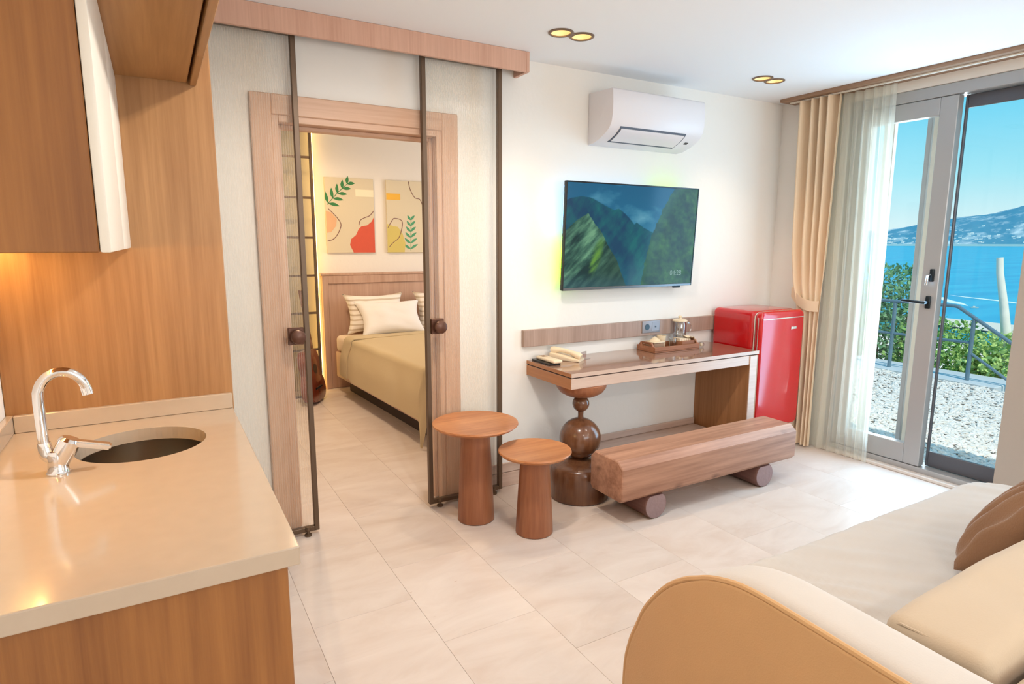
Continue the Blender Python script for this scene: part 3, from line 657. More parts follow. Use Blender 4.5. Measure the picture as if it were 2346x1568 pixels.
# screen image as vertex colours on a fine grid
nu, nv = 340, 196
def mixc(a, b, t): t = max(0, min(1, t)); return tuple(a[i] * (1 - t) + b[i] * t for i in range(3))
def fbm(x, y, s=0): return noise.fractal(Vector((x, y, s)), 1.0, 2.0, 5)
ridge = [(0, .835), (.05, .865), (.11, .875), (.17, .865), (.22, .83), (.27, .795), (.34, .755), (.37, .775), (.42, .725), (.47, .66), (.495, .62), (.515, .64), (.57, .59), (.61, .565), (.65, .54), (1, .3)]
near = [(0, .55), (.08, .66), (.15, .72), (.2, .62), (.235, .57), (.27, .50), (.33, .36), (.38, .26), (.42, .12), (.46, 0)]
def edge(d, w=.004): return smoothstep(-w, w, d)
def pic(u, v):
    c = mixc((34, 126, 160), (22, 96, 134), v); cl = fbm(u * 4, v * 5, 2)
    c = mixc(c, (104, 166, 188), max(0, cl * .9 - .02) + .25 * smoothstep(.2, 0, abs(v - .55)))
    r = interp(ridge, u) + .006 * fbm(u * 25, 1); k = edge(r - v)
    if k > 0:
        m1 = mixc((10, 66, 98), (18, 104, 110), fbm(u * 7 + v * 2, v * 3, 4) + .35 + .5 * fbm(u * 20 - v * 8, v * 6, 14))
        m1 = mixc(m1, (50, 124, 146), smoothstep(.35, 0, v) * .35); c = mixc(c, m1, k)
    nr = interp(near, u) + .012 * fbm(u * 18, 3); k = edge(nr - v) * edge(.46 - u)
    if k > 0:
        s_ = fbm(u * 9 - v * 5.5, (u + v) * 2.2, 8); s2 = fbm(u * 26 - v * 17, (u + v) * 5, 9)
        m2 = mixc((14, 52, 52), (112, 164, 128), .42 + .75 * s_ + .45 * s2)
        m2 = mixc(m2, (18, 48, 44), smoothstep(.05, .3, u - .16 + (.5 - v) * .25) * .65)
        d = ((u - .225 + .02 * s2) / .065) ** 2 + ((v - .30 - (u - .225) * 2.6) / .17) ** 2
        m2 = mixc(m2, (98, 150, 60), smoothstep(0, 1, 1 - d) * (.75 + .5 * s2))
        m2 = mixc(m2, (60, 98, 106), smoothstep(.18, 0, v) * .6); c = mixc(c, m2, k)
    e = interp([(0, .575), (.25, .60), (.5, .635), (.6, .665), (.78, .715), (.95, .78), (1, .80)], v) + .008 * fbm(3, v * 20); k = edge(u - e)
    if k > 0:
        s_ = fbm(u * 8 + v * 3, v * 4, 5) + .5 * fbm(u * 30, v * 22, 6)
        m3 = mixc((18, 54, 44), (62, 112, 54), .42 + .7 * s_); m3 = mixc(m3, (60, 108, 108), smoothstep(.12, 0, u - e) * .5); c = mixc(c, m3, k)
    if .44 < u < e and v < .5: c = mixc(c, (104, 140, 140), .4 * smoothstep(.5, 0, v) * smoothstep(.44, .5, u))
    return c
SX0, SX1, SZ0, SZ1 = TX0 + .0085, TX1 - .0085, TZ0 + .0165, TZ1 - .0085
bm = grid(B(), nu, nv, lambda u, v: Vector((SX0 + (SX1 - SX0) * u, 3.0965, SZ0 + (SZ1 - SZ0) * v))); tl(bm)
bmesh.ops.translate(bm, verts=bm.verts, vec=-Vector(tv.location))
me = bpy.data.meshes.new('screen'); bm.to_mesh(me); bm.free()
ca = me.color_attributes.new('picture', 'FLOAT_COLOR', 'POINT')
for j in range(nv + 1):
    for i_ in range(nu + 1):
        c = pic(i_ / nu, j / nv); ca.data[j * (nu + 1) + i_].color = (lin(c[0]), lin(c[1]), lin(c[2]), 1)
m, N, L, b = newmat('screen_picture'); at = N.new('ShaderNodeAttribute'); at.attribute_name = 'picture'
b.inputs['Base Color'].default_value = (.01, .01, .01, 1); b.inputs['Roughness'].default_value = .12; b.inputs['Specular IOR Level'].default_value = .18
L.new(at.outputs['Color'], b.inputs['Emission Color']); b.inputs['Emission Strength'].default_value = .92
scr = put('screen', me, m, tv)
cu = bpy.data.curves.new('clock', 'FONT'); cu.body = '04:28'; cu.size = .048
co = bpy.data.objects.new('clock', cu); C.objects.link(co); bpy.context.view_layer.update()
me = bpy.data.meshes.new_from_object(co.evaluated_get(bpy.context.evaluated_depsgraph_get())); bpy.data.objects.remove(co)
bm = B(); bm.from_mesh(me)
for v in bm.verts: v.co = Vector((3.015 + v.co.x, 3.0958, TZ0 + .075 + v.co.y))
tl(bm); obj('clock_digits', bm, emit('digits', rgb(150, 182, 178), 1), scr)
# ambient light strips on the back
def strip(x0, x1, z0, z1, col, s): return obj('ambient_strip', tl(bx(x0, x1, 3.1225, 3.128, z0, z1, bev=0)), emit('ambient_' + str(len(MATS)), col, s), tv)
strip(TX0 + .005, TX0 + .03, 1.56, 1.84, rgb(120, 200, 255), 9); strip(TX0 + .005, TX0 + .03, 1.25, 1.54, rgb(150, 255, 0), 12)
strip(TX0 + .06, 2.86, TZ1 - .03, TZ1 - .006, rgb(150, 205, 255), 5); strip(2.90, TX1 - .1, TZ1 - .03, TZ1 - .006, rgb(160, 255, 40), 7)

# ------------------------------------------------------------------ air conditioner
ac = thing('air_conditioner', 'white split air conditioner high above the television', 'air conditioner', (2.75, 3.07, 2.1))
prof = [(3.1895, 2.405), (2.965, 2.395), (2.955, 2.385), (2.950, 2.31), (2.953, 2.245), (2.962, 2.205), (2.984, 2.172), (3.02, 2.147), (3.07, 2.124), (3.13, 2.105), (3.1895, 2.100)]
obj('casing', prism(B(), prof, 'X', 2.378, 3.13, bev=.004), ACW, ac, smooth=40)
und = [Vector(p) for p in prof[5:10]]
def acp(t):
    ls_ = [(b_ - a).length for a, b_ in zip(und, und[1:])]; d = t * sum(ls_)
    for (a, b_), ll in zip(zip(und, und[1:]), ls_):
        if d <= ll: return a.lerp(b_, d / ll), Vector((-(a - b_).y, (a - b_).x)).normalized()
        d -= ll
    return und[-1], Vector((0, -1))
def plate(x0, x1, t0, t1, o0, o1, n_=8):
    A, Bq = [], []
    for k in range(n_ + 1):
        p, nn = acp(t0 + (t1 - t0) * k / n_)
        if nn.y > 0: nn = -nn
        A.append(tuple(p + nn * o0)); Bq.append(tuple(p + nn * o1))
    return prism(B(), A + Bq[::-1], 'X', x0, x1)
gp = obj('vent_gap', plate(2.455, 2.99, .10, .82, -.002, .0025), ACD, ac)
obj('louver', plate(2.466, 2.979, .16, .72, .003, .006), ACW, ac)
obj('sensor', plate(3.035, 3.062, .42, .52, -.001, .002), BLACK, ac)

# ------------------------------------------------------------------ bench and side tables
bn = thing('bench', 'squared timber bench resting on two log feet', 'bench', (2.75, 2.5, 0))
ch = .035; y0, y1, z0, z1 = 2.365, 2.645, .135, .36
prof = [(y0, z0 + ch * .6), (y0 + ch * .6, z0), (y1 - ch * .6, z0), (y1, z0 + ch * .6), (y1, z1 - ch), (y1 - ch, z1), (y0 + ch * 1.3, z1), (y0, z1 - ch * 1.1)]
obj('beam', prism(B(), prof, 'X', 2.035, 3.465, bev=.012, seg=3), W_BENCH, bn, smooth=25)
for lx in (2.285, 3.185):
    Mx = Matrix.Rotation(PI / 2, 3, 'X')
    bm = lathe(B(), (lx, 2.66, .076), [(.075, 0), (.079, .01), (.079, .28), (.075, .288)], 36, Mx)
    for v in bm.verts:
        v.co.z = max(v.co.z, .001); v.co.z = min(v.co.z, .1345 if 2.372 < v.co.y < 2.64 else .1345)
    lg = obj('log_foot', bm, W_LOG, bn)
    bm = B(); 
    bm2 = lathe(B(), (lx, 2.3715, .076), [(0, -.002), (.073, -.002), (.073, 0), (0, 0)], 36, Mx)
    for v in bm2.verts: v.co.z = max(min(v.co.z, .133), .004)
    obj('end_grain', bm2, W_LOGEND, lg); bm.free()
def side_table(x, y, h, r, rb, rt, label):
    t = thing('side_table', label, 'side table', (x, y, 0), group='turned pedestal side tables')
    obj('pedestal', lathe(B(), (x, y, 0), [(rb - .004, .001), (rb, .005), (rb * .985, .05), ((rb + rt) / 2, h * .5), (rt, h - .05), (rt, h - .0402)], 48), W_STOOL, t)
    obj('top', lathe(B(), (x, y, h), [(rt - .005, -.04), (r * .7, -.036), (r * .93, -.022), (r, -.008), (r - .002, -.001), (r - .007, 0), (r - .014, -.003), (0, -.003)], 64), W_STOOLT, t)
side_table(1.425, 2.865, .55, .232, .100, .078, 'taller round pedestal side table in front of the reeded panel')
side_table(1.622, 2.575, .45, .190, .098, .075, 'lower round pedestal side table between the taller one and the bench')

# ------------------------------------------------------------------ sofa
sf = thing('sofa', 'linen sofa with rounded tan arm in the foreground', 'sofa', (2.1, .7, 0))
armp = [(1.19, .03), (1.19, .30), (1.175, .40), (1.145, .48), (1.11, .555), (1.037, .648), (.95, .712), (.88, .743), (.80, .758), (.66, .757), (.45, .75), (.20, .745), (.16, .70), (.15, .03)]
def spline(p, n_=6):
    out = []
    for i in range(len(p) - 1):
        p0, p1, p2, p3 = [Vector(p[max(0, min(len(p) - 1, i + k))]) for k in (-1, 0, 1, 2)]
        for j in range(n_):
            t = j / n_
            out.append(tuple(.5 * ((2 * p1) + (-p0 + p2) * t + (2 * p0 - 5 * p1 + 4 * p2 - p3) * t * t + (-p0 + 3 * p1 - 3 * p2 + p3) * t ** 3)))
    return out + [p[-1]]
ap = spline(armp, 4)
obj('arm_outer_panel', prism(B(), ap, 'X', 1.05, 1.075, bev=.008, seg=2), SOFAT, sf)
obj('arm', prism(B(), [(y, z - .004) for y, z in ap], 'X', 1.0755, 1.24, bev=.05, seg=5), SOFA, sf)
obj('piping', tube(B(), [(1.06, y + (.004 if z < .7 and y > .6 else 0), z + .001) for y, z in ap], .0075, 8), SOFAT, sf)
obj('base', rbox(B(), 1.245, 3.2, .3, 1.20, .04, .27, .02, 3), SOFA, sf)
# seat with soft wrinkles
def seatf():
    bm = B(); rbox(bm, 1.242, 3.215, .62, 1.265, .275, .455, .05, 6)
    for k in range(1, 110): bmesh.ops.bisect_plane(bm, geom=bm.verts[:] + bm.edges[:] + bm.faces[:], plane_co=(1.29 + k * .0172, 0, 0), plane_no=(1, 0, 0))
    for k in range(1, 24): bmesh.ops.bisect_plane(bm, geom=bm.verts[:] + bm.edges[:] + bm.faces[:], plane_co=(0, .67 + k * .0226, 0), plane_no=(0, 1, 0))
    for v in bm.verts:
        x, y, z = v.co
        if x > 2.95 and y > 1.0:      # rounded far corner
            d = Vector((x - 2.95, y - 1.0)); 
            if d.length > .265: d = d.normalized() * .265; v.co.x, v.co.y = 2.95 + d.x, 1.0 + d.y
        if z > .42:
            e = max(0, 1 - (x - 1.24) / .9)
            v.co.z += .030 * noise.noise(Vector((x * 16 + y * 13, y * 3 - x * 2, 1))) * (.22 + e) + .006 * noise.noise(Vector((x * 3, y * 5, 4)))
            v.co.z += .035 * max(0, 1 - abs(x - 1.45) / .2) * max(0, 1 - abs(y - 1.2) / .12) * .5
    return bm
obj('seat', seatf(), SOFA, sf, smooth=60)
obj('back', rbox(B(), 1.245, 3.2, .15, .44, .275, .70, .06, 5), SOFAC, sf)
for fx, fy in ((1.15, .25), (1.15, 1.1), (3.1, .25), (3.1, 1.1)):
    obj('foot', lathe(B(), (fx, fy, 0), [(.025, .001), (.03, .029), (.03, .0395 if fx > 2 else .029)], 16), W_TURN, sf)
bc = thing('back_cushion', 'large boxy beige back cushion at the near end of the sofa', 'cushion', (1.78, .55, .47))
bm = rbox(B(), 1.30, 2.20, .452, .655, .458, .715, .035, 6)
bmesh.ops.subdivide_edges(bm, edges=[e for e in bm.edges if e.calc_length() > .12], cuts=16, use_grid_fill=True)
for v in bm.verts:
    a = (v.co.x - 1.75) / .45; c_ = (v.co.z - .585) / .13
    v.co.y += .02 * (1 - min(1, a * a)) * (1 if v.co.y > .55 else 0) * (1 - min(1, c_ * c_)) ; v.co.z += .016 * (1 - min(1, a * a)) * (1 if v.co.z > .6 else 0) + .006 * noise.noise(v.co * 6)
obj('cover', bm, SOFAC, bc, smooth=60)
pp = [(1.304, y, z) for y, z in [(.49, .712), (.62, .712), (.648, .69), (.65, .50)]]
obj('seam', tube(B(), [(1.318, .478, .703), (1.31, .62, .704), (1.312, .642, .688), (1.314, .648, .49)], .003, 6), SOFAC, bc)
tc_ = thing('throw_cushion', 'brown ribbed velvet throw cushion on the sofa seat', 'cushion', (2.5, .8, .46))
bm = B(); Mq = Matrix.Rotation(math.radians(126), 3, 'X')
def thr():
    bm = B()
    def f(s):
        def g(u, v):
            a, b_ = 2 * u - 1, 2 * v - 1
            h = max(0, (1 - abs(a) ** 2.4) * (1 - abs(b_) ** 2.4)) ** .4
            rib = .022 * h * math.sin(a * 30 + 1.6 * noise.noise(Vector((a * 2, b_ * 2, 1)))) 
            return Vector((2.41, .758, .632)) + Mq @ Vector((a * .27, b_ * .2, s * (.09 * h + rib * (1 if h > 0 else 0))))
        return g
    grid(bm, 110, 26, f(1)); grid(bm, 110, 26, f(-1)); bmesh.ops.remove_doubles(bm, verts=bm.verts, dist=1e-4); return bm
obj('cover', thr(), BROWN, tc_, smooth=70)

# ------------------------------------------------------------------ curtains
cd = thing('curtain', 'pleated beige drape gathered by a tieback beside the balcony door', 'curtain', (4.1, 2.82, 0))
def drape(u, v):
    z = .012 + (2.502 - .012) * v
    L_ = interp([(0, 2.84), (.9, 2.865), (1.08, 2.90), (1.2, 2.935), (1.5, 2.965), (2.51, 2.992)], z)
    R_ = interp([(0, 2.70), (.9, 2.695), (1.08, 2.69), (1.3, 2.675), (1.8, 2.66), (2.51, 2.655)], z)
    am = interp([(0, .022), (.9, .016), (1.1, .012), (1.4, .03), (2.51, .042)], z)
    ph_ = 2 * PI * 4.5 * (u + .045 * math.sin(u * 7 + v * 2) + .12 * u * (1 - u))
    y = L_ + (R_ - L_) * u + .3 * am * math.cos(ph_ * 2) * .3
    x = 4.098 + am * math.sin(ph_)
    return Vector((x, y, z))
obj('drape_panel', grid(B(), 150, 60, drape, thick=.002), DRAPE, cd, smooth=60)
def tie(u, v):
    y = 2.955 - .275 * u; z = 1.145 - .085 * math.sin(u * PI / 2) + (v - .5) * .075 - .01 * math.sin(u * PI)
    x = 4.135 - .085 * math.sin(min(1, u * 1.05) * PI * .62)
    return Vector((x, y, z))
obj('tieback', grid(B(), 30, 6, tie, thick=.004), DRAPE, cd, smooth=60)
m, N, L, b = newmat('sheer'); N.remove(b)
t1 = N.new('ShaderNodeBsdfTransparent'); t2 = N.new('ShaderNodeBsdfTranslucent'); t3 = N.new('ShaderNodeBsdfDiffuse')
t1.inputs[0].default_value = (.97, .97, .94, 1); t2.inputs[0].default_value = rgb(252, 252, 242); t3.inputs[0].default_value = rgb(248, 246, 234)
a1 = N.new('ShaderNodeMixShader'); a1.inputs[0].default_value = .35; a2 = N.new('ShaderNodeMixShader'); a2.inputs[0].default_value = .5
L.new(t2.outputs[0], a1.inputs[1]); L.new(t3.outputs[0], a1.inputs[2]); L.new(t1.outputs[0], a2.inputs[1]); L.new(a1.outputs[0], a2.inputs[2]); L.new(a2.outputs[0], N['Material Output'].inputs[0])
def sheer(u, v):
    z = .012 + (2.502 - .012) * v
    L_ = interp([(0, 2.73), (1.0, 2.70), (2.51, 2.72)], z); R_ = interp([(0, 2.285), (2.51, 2.322)], z)
    dens = u ** .8
    ph_ = 2 * PI * 6 * u
    am = .022 * (1 - .55 * u)
    return Vector((4.135 + am * math.sin(ph_) + .006 * math.sin(ph_ * 2.3 + z), L_ + (R_ - L_) * dens, z))
sh = obj('sheer_curtain', grid(B(), 140, 24, sheer), MATS['sheer'], smooth=60); tag(sh, 'translucent white sheer curtain hanging over the balcony door', 'curtain')

# ------------------------------------------------------------------ bedroom
BR = math.radians(3.6)
bdw = thing('bed', 'double bed with oak headboard and low base', 'bed', (1.49, 6.21, 0), rotz=BR)
# local: x across the bed, -y towards the foot
obj('base_frame', rbox(B(), .02, 1.62, -2.08, -.02, .16, .42, .012, 2), W_BED, bdw, local=True)
obj('plinth', bx(.14, 1.5, -1.95, -.06, .001, .1595, bev=.002), plain('under_bed_shade', rgb(58, 44, 36), .7), bdw, local=True)  # dark block added to stand in for the black shadow under the bed
bm = rbox(B(), .02, 1.62, -2.06, -.03, .421, .585, .045, 5)
obj('mattress', bm, MATT, bdw, local=True)
hb = thing('headboard', 'pale oak panelled headboard against the bedroom wall', 'headboard', (2.3, 6.36, 0))
obj('board', bx(1.44, 3.3, 6.345, 6.399, .001, 1.17, bev=.004), W_BED, hb)
obj('cap', bx(1.425, 3.315, 6.325, 6.3995, 1.1705, 1.195, bev=.006, seg=2), W_BED, hb)
bm = B(); box(bm, 1.44, 1.50, 6.33, 6.3445, .001, 1.17, bev=.003); box(bm, 1.5005, 3.3, 6.33, 6.3445, 1.09, 1.17, bev=.003)
obj('raised_border', bm, W_BED, hb)
# blanket, folded near the head, hanging over the side and foot
def rotb(p): 
    c, s = math.cos(BR), math.sin(BR); return Vector((1.49 + p[0] * c - p[1] * s, 6.21 + p[0] * s + p[1] * c, p[2]))
def blanket(u, v):
    # u across: hang on near side, v along from fold to foot hang
    s = -0.36 + u * (2.36)        # across arclength
    t = v * 2.04
    y = -.42 - min(t, 1.66); x = s; z = .596
    if s < .02:
        d = .02 - s; x = .008 - .035 * smoothstep(0, .25, d) ; z = .596 - d
        hem = .03 * math.sin(t * 2.4)
        z += .02 * noise.noise(Vector((t * 3, d * 3, 0))) * 0
    if s > 1.62: d = s - 1.62; x = 1.635; z = .596 - d
    if t > 1.66:
        d = t - 1.66; y = -.42 - 1.66 - .012 - .05 * smoothstep(0, .3, d) ; z -= d
        x += .0
    z = max(z, .02)
    if 0 < s < 1.62 and t < 1.66: z += .008 * noise.noise(Vector((x * 3, y * 3, 2))) + .01 * math.sin(min(1, s / .3) * PI / 2) * smoothstep(0, .3, s)
    if s < .02:
        x -= .012 * (1 + noise.noise(Vector((t * 5, 1, 7)))) * smoothstep(0, .2, .02 - s)
        z += .10 * smoothstep(.25, 0, t) * (.02 - s) 
    return rotb((x, y, z))
bl = obj('blanket', grid(B(), 90, 80, blanket, thick=.008), BLANKET, smooth=60); tag(bl, 'sand coloured blanket draped over the bed', 'blanket')
def fold(u, v):
    s = -.36 + u * 2.36; x, z = s, .612
    if s < .02: d = .02 - s; x = -.004 - .04 * smoothstep(0, .25, d); z = .612 - d
    if s > 1.62: d = s - 1.62; x = 1.645; z = .612 - d
    y = -.37 - .19 * v
    if s < .02: y += .05 * (.02 - s) / .38
    z += .004 * math.sin(v * PI) + .004 * noise.noise(Vector((x * 4, y * 4, 3)))
    return rotb((x, y, z))
fo = obj('folded_edge', grid(B(), 80, 8, fold, thick=.01), BLANKET, bl, smooth=60)
def pillow(loc, rx, rz, sx, sy, sz, mat, label, stripes=False):
    M = Matrix.Rotation(rz, 3, 'Z') @ Matrix.Rotation(rx, 3, 'X')
    bm = puff(B(), (0, 0, 0), sx, sy, sz, M, 30, .42, .5, wob=.012)
    if stripes:
        for v in bm.verts:
            q = M.transposed() @ v.co; k = math.sin(q.y * 55); v.co += M @ Vector((0, 0, math.copysign(.004 * k * min(1, abs(q.z) * 30), q.z)))
    bmesh.ops.translate(bm, verts=bm.verts, vec=Vector(loc))
    return tag(obj('pillow', bm, mat, smooth=70), label, 'pillow', 'pillows on the bed')
STRI, N, L, b = newmat('striped_cotton'); b.inputs['Roughness'].default_value = .85
t = N.new('ShaderNodeTexCoord'); w = N.new('ShaderNodeTexWave'); w.bands_direction = 'Z'; w.inputs['Scale'].default_value = 6.5; w.inputs['Distortion'].default_value = 1.2
r = N.new('ShaderNodeValToRGB'); r.color_ramp.elements[0].color = rgb(206, 190, 168); r.color_ramp.elements[1].color = rgb(242, 234, 224); r.color_ramp.elements[0].position = .15; r.color_ramp.elements[1].position = .4
L.new(t.outputs['Object'], w.inputs[0]); L.new(w.outputs['Fac'], r.inputs[0]); L.new(r.outputs[0], b.inputs['Base Color'])
pillow((1.93, 6.17, .79), math.radians(72), .04, .325, .21, .085, STRI, 'striped pillow leaning on the headboard behind the white one', True)
pillow((2.03, 5.98, .745), math.radians(52), -.02, .345, .21, .09, SHEET, 'plain white pillow in front of the striped one')
pillow((2.68, 6.17, .79), math.radians(72), -.02, .325, .21, .085, STRI, 'striped pillow mostly hidden behind the right sliding panel', True)
rc = obj('bed_remote', bx(2.17, 2.34, 5.05, 5.10, .618, .632, bev=.004), BLACK); tag(rc, 'small black remote control lying on the blanket', 'remote control')
# paintings
def leafshape(bm, p, ang, ln, wd, y):
    pts = []
    for k in range(9):
        t = k / 8; pts.append((t * ln, wd * math.sin(PI * t) * (1 - .25 * t)))
    pts += [(q[0], -q[1] * .55) for q in pts[-2:0:-1]]
    c, s = math.cos(ang), math.sin(ang)
    a = [bm.verts.new((p[0] + q[0] * c - q[1] * s, y, p[1] + q[0] * s + q[1] * c)) for q in pts]; bm.faces.new(a)
def flat(poly, y): return prism(B(), poly, 'Y', y - .0012, y + .0003)
def ribbon(pts, y, w=.005):
    return tube(B(), [(q[0], y, q[1]) for q in spline(pts, 5)], w, 6)
def sprig(parent, p0, p1, nleaf, ln, mat, y):
    bm = B(); d = Vector((p1[0] - p0[0], p1[1] - p0[1])); a = math.atan2(d.y, d.x)
    tube(bm, [(p0[0], y, p0[1]), ((p0[0] + p1[0]) / 2, y, (p0[1] + p1[1]) / 2 + .01), (p1[0], y, p1[1])], .003, 6)
    st_ = obj('painted_stem', bm, mat, parent)
    for k in range(nleaf):
        t = .05 + .9 * k / (nleaf - 1); q = (p0[0] + d.x * t, p0[1] + d.y * t)
        for s in (-1, 1):
            b2 = B(); leafshape(b2, q, a + s * (1.0 - .35 * t), ln * (1 - .35 * t), ln * .2, y - .0006); obj('painted_leaf', b2, mat, parent, smooth=0)
yP = 6.3725
pa = thing('painting', 'abstract canvas with a green sprig and coral shape above the bed', 'painting', (1.76, 6.385, 1.4), group='abstract canvases')
obj('canvas', bx(1.515, 2.015, 6.373, 6.3995, 1.40, 2.15, bev=.003), CANVAS, pa)
x0, z0 = 1.515, 1.40
obj('painted_shape', flat([(x0 + .27, z0 + .003), (x0 + .235, z0 + .08), (x0 + .25, z0 + .14), (x0 + .30, z0 + .18), (x0 + .33, z0 + .24), (x0 + .36, z0 + .27), (x0 + .42, z0 + .28), (x0 + .47, z0 + .32), (x0 + .497, z0 + .37), (x0 + .497, z0 + .003)], yP), CORAL, pa, smooth=0)
obj('painted_shape', flat([(x0 + .003, z0 + .20), (x0 + .003, z0 + .42), (x0 + .06, z0 + .40), (x0 + .11, z0 + .34), (x0 + .10, z0 + .27), (x0 + .05, z0 + .21)], yP), PEACH, pa, smooth=0)
obj('painted_line', ribbon([(x0 + .03, z0 + .44), (x0 + .09, z0 + .38), (x0 + .13, z0 + .33), (x0 + .15, z0 + .28), (x0 + .12, z0 + .2), (x0 + .07, z0 + .14), (x0 + .01, z0 + .12)], yP, .004), LINE, pa)
obj('painted_line', ribbon([(x0 + .335, z0 + .28), (x0 + .35, z0 + .33), (x0 + .40, z0 + .36), (x0 + .45, z0 + .38), (x0 + .495, z0 + .43)], yP, .004), LINE, pa)
obj('painted_bar', flat([(x0 + .31, z0 + .57), (x0 + .497, z0 + .57), (x0 + .497, z0 + .64), (x0 + .31, z0 + .64)], yP), IVORY, pa, smooth=0)
sprig(pa, (x0 + .02, z0 + .48), (x0 + .24, z0 + .70), 5, .12, GREEN1, yP)
pb = thing('painting', 'abstract canvas with a teal sprig and mustard shape partly behind the panel', 'painting', (2.4, 6.385, 1.4), group='abstract canvases')
obj('canvas', bx(2.148, 2.648, 6.373, 6.3995, 1.40, 2.15, bev=.003), CANVAS, pb); x0 = 2.148
obj('painted_shape', flat([(x0 + .003, z0 + .003), (x0 + .003, z0 + .30), (x0 + .06, z0 + .28), (x0 + .12, z0 + .27), (x0 + .17, z0 + .2), (x0 + .2, z0 + .1), (x0 + .19, z0 + .003)], yP), MUSTARD, pb, smooth=0)
obj('painted_bar', flat([(x0 + .003, z0 + .55), (x0 + .155, z0 + .55), (x0 + .155, z0 + .615), (x0 + .003, z0 + .615)], yP), YELLOW, pb, smooth=0)
obj('painted_line', ribbon([(x0 + .01, z0 + .26), (x0 + .06, z0 + .34), (x0 + .09, z0 + .36), (x0 + .16, z0 + .34), (x0 + .17, z0 + .28), (x0 + .13, z0 + .16), (x0 + .07, z0 + .11), (x0 + .02, z0 + .06)], yP, .004), LINE, pb)
obj('painted_line', ribbon([(x0 + .25, z0 + .745), (x0 + .27, z0 + .66), (x0 + .32, z0 + .58), (x0 + .38, z0 + .56), (x0 + .42, z0 + .45)], yP, .004), LINE, pb)
sprig(pb, (x0 + .26, z0 + .02), (x0 + .27, z0 + .36), 6, .10, GREEN2, yP)
# glazed partition, LED strip and guitar left of the bed
gpn = thing('glass_partition', 'bronze framed partition with stacked smoked panes left of the bed', 'partition', (.8, 6.1, 0))
px0, px1, py = .2, 1.345, 6.1
obj('post', bx(px1 - .022, px1, py - .02, py + .02, .001, 2.69, bev=.002), BRONZE, gpn); obj('post', bx(px0, px0 + .022, py - .02, py + .02, .001, 2.69, bev=.002), BRONZE, gpn); obj('post', bx(.76, .785, py - .02, py + .02, .001, 2.69, bev=.002), BRONZE, gpn)
zs = [.001, .46, .82, 1.18, 1.54, 1.91, 2.28, 2.67]
for k, z in enumerate(zs):
    for a, b_ in ((px0 + .0225, .7595), (.7855, px1 - .0225)):
        obj('bar', bx(a, b_, py - .015, py + .015, z, z + .02, bev=.002), BRONZE, gpn)
        if k < len(zs) - 1: obj('pane', bx(a, b_, py - .003, py + .003, z + .0205, zs[k + 1] - .0005, bev=0), FROST, gpn)
led = obj('light_strip', bx(1.392, 1.406, 6.325, 6.34, .0005, 2.6995, bev=.001), LEDW); tag(led, 'tall glowing warm LED strip between the partition and the headboard', 'light strip')
gt = thing('guitar', 'red-brown acoustic guitar leaning by the smoked partition', 'guitar', (1.225, 5.86, 0), rotz=math.radians(58))
def gout(sc=1):
    p = [(.0, .0), (.12, .01), (.175, .06), (.19, .12), (.175, .19), (.135, .25), (.125, .28), (.14, .33), (.15, .39), (.13, .45), (.08, .49), (.0, .495)]
    return [(x * sc, z) for x, z in p] + [(-x * sc, z) for x, z in p[-2:0:-1]]
lean = Matrix.Rotation(math.radians(-8), 4, 'X')
def gl(bm): bmesh.ops.transform(bm, matrix=lean, verts=bm.verts); bmesh.ops.translate(bm, verts=bm.verts, vec=(0, 0, .012)); return bm
gb = obj('body', gl(prism(B(), spline(gout() + [gout()[0]], 3)[:-1], 'Y', -.05, .05, bev=.006)), GUITAR, gt, local=True)
obj('neck', gl(bx(-.026, .026, -.062, -.04, .50, .90, bev=.006)), W_TURN, gt, local=True)
obj('headstock', gl(bx(-.036, .036, -.058, -.042, .9005, 1.06, bev=.004)), W_TURN, gt, local=True)
obj('sound_hole', gl(lathe(B(), (0, -.0505, .31), [(0, 0), (.045, 0), (.045, .0015), (0, .0015)], 28, Matrix.Rotation(PI / 2, 3, 'X'))), BLACK, gt, local=True)
obj('bridge', gl(bx(-.08, .08, -.06, -.0505, .12, .14, bev=.003)), BLACK, gt, local=True)

# ------------------------------------------------------------------ outside
GZ = -.05
GRAV = plain('pale_chippings', rgb(232, 226, 216), .8, var=.15, vscale=30, bump=.4, bscale=50)
PAVE = plain('pale_concrete', rgb(206, 212, 212), .7, var=.05, vscale=3)
gr = obj('terrace_ground', bx(4.452, 7.75, -3, 9, -.35, GZ - .012, bev=0), plain('ground_under_gravel', rgb(150, 142, 130), .9), smooth=0); tag(gr, 'terrace ground outside the balcony door', kind='structure')
bm = B(); rnd = random.Random(3)
V = []; F = []
def chip(x, y, z, s):
    a = rnd.uniform(0, PI); c, sn = math.cos(a), math.sin(a); lx, ly, h = s * rnd.uniform(.6, 1.3), s * rnd.uniform(.3, .7), s * rnd.uniform(.2, .5)
    tx_, ty2 = rnd.uniform(-.5, .5), rnd.uniform(-.5, .5); k = len(V)
    for p in ((-1, -1, 0), (1, -.8, 0), (.9, 1, 0), (-1.1, .8, 0), (-.6, -.6, 1), (.7, -.5, 1), (.5, .6, 1), (-.6, .5, 1)):
        q0, q1, q2 = p[0] * lx, p[1] * ly, p[2] * h
        V.append((x + q0 * c - q1 * sn, y + q0 * sn + q1 * c, z + q2 + q0 * tx_ * .6 + q1 * ty2 * .6))
    F.extend([(k, k + 1, k + 5, k + 4), (k + 1, k + 2, k + 6, k + 5), (k + 2, k + 3, k + 7, k + 6), (k + 3, k, k + 4, k + 7), (k + 4, k + 5, k + 6, k + 7)])
for _ in range(15000):
    x = 4.5 + 3.25 * rnd.random(); y = 1.2 + (x - 4.4) * .1 + rnd.random() * (1.4 + (x - 4.4) * .75)
    chip(x, y, GZ - .012 + .008 * rnd.random(), rnd.uniform(.012, .032))
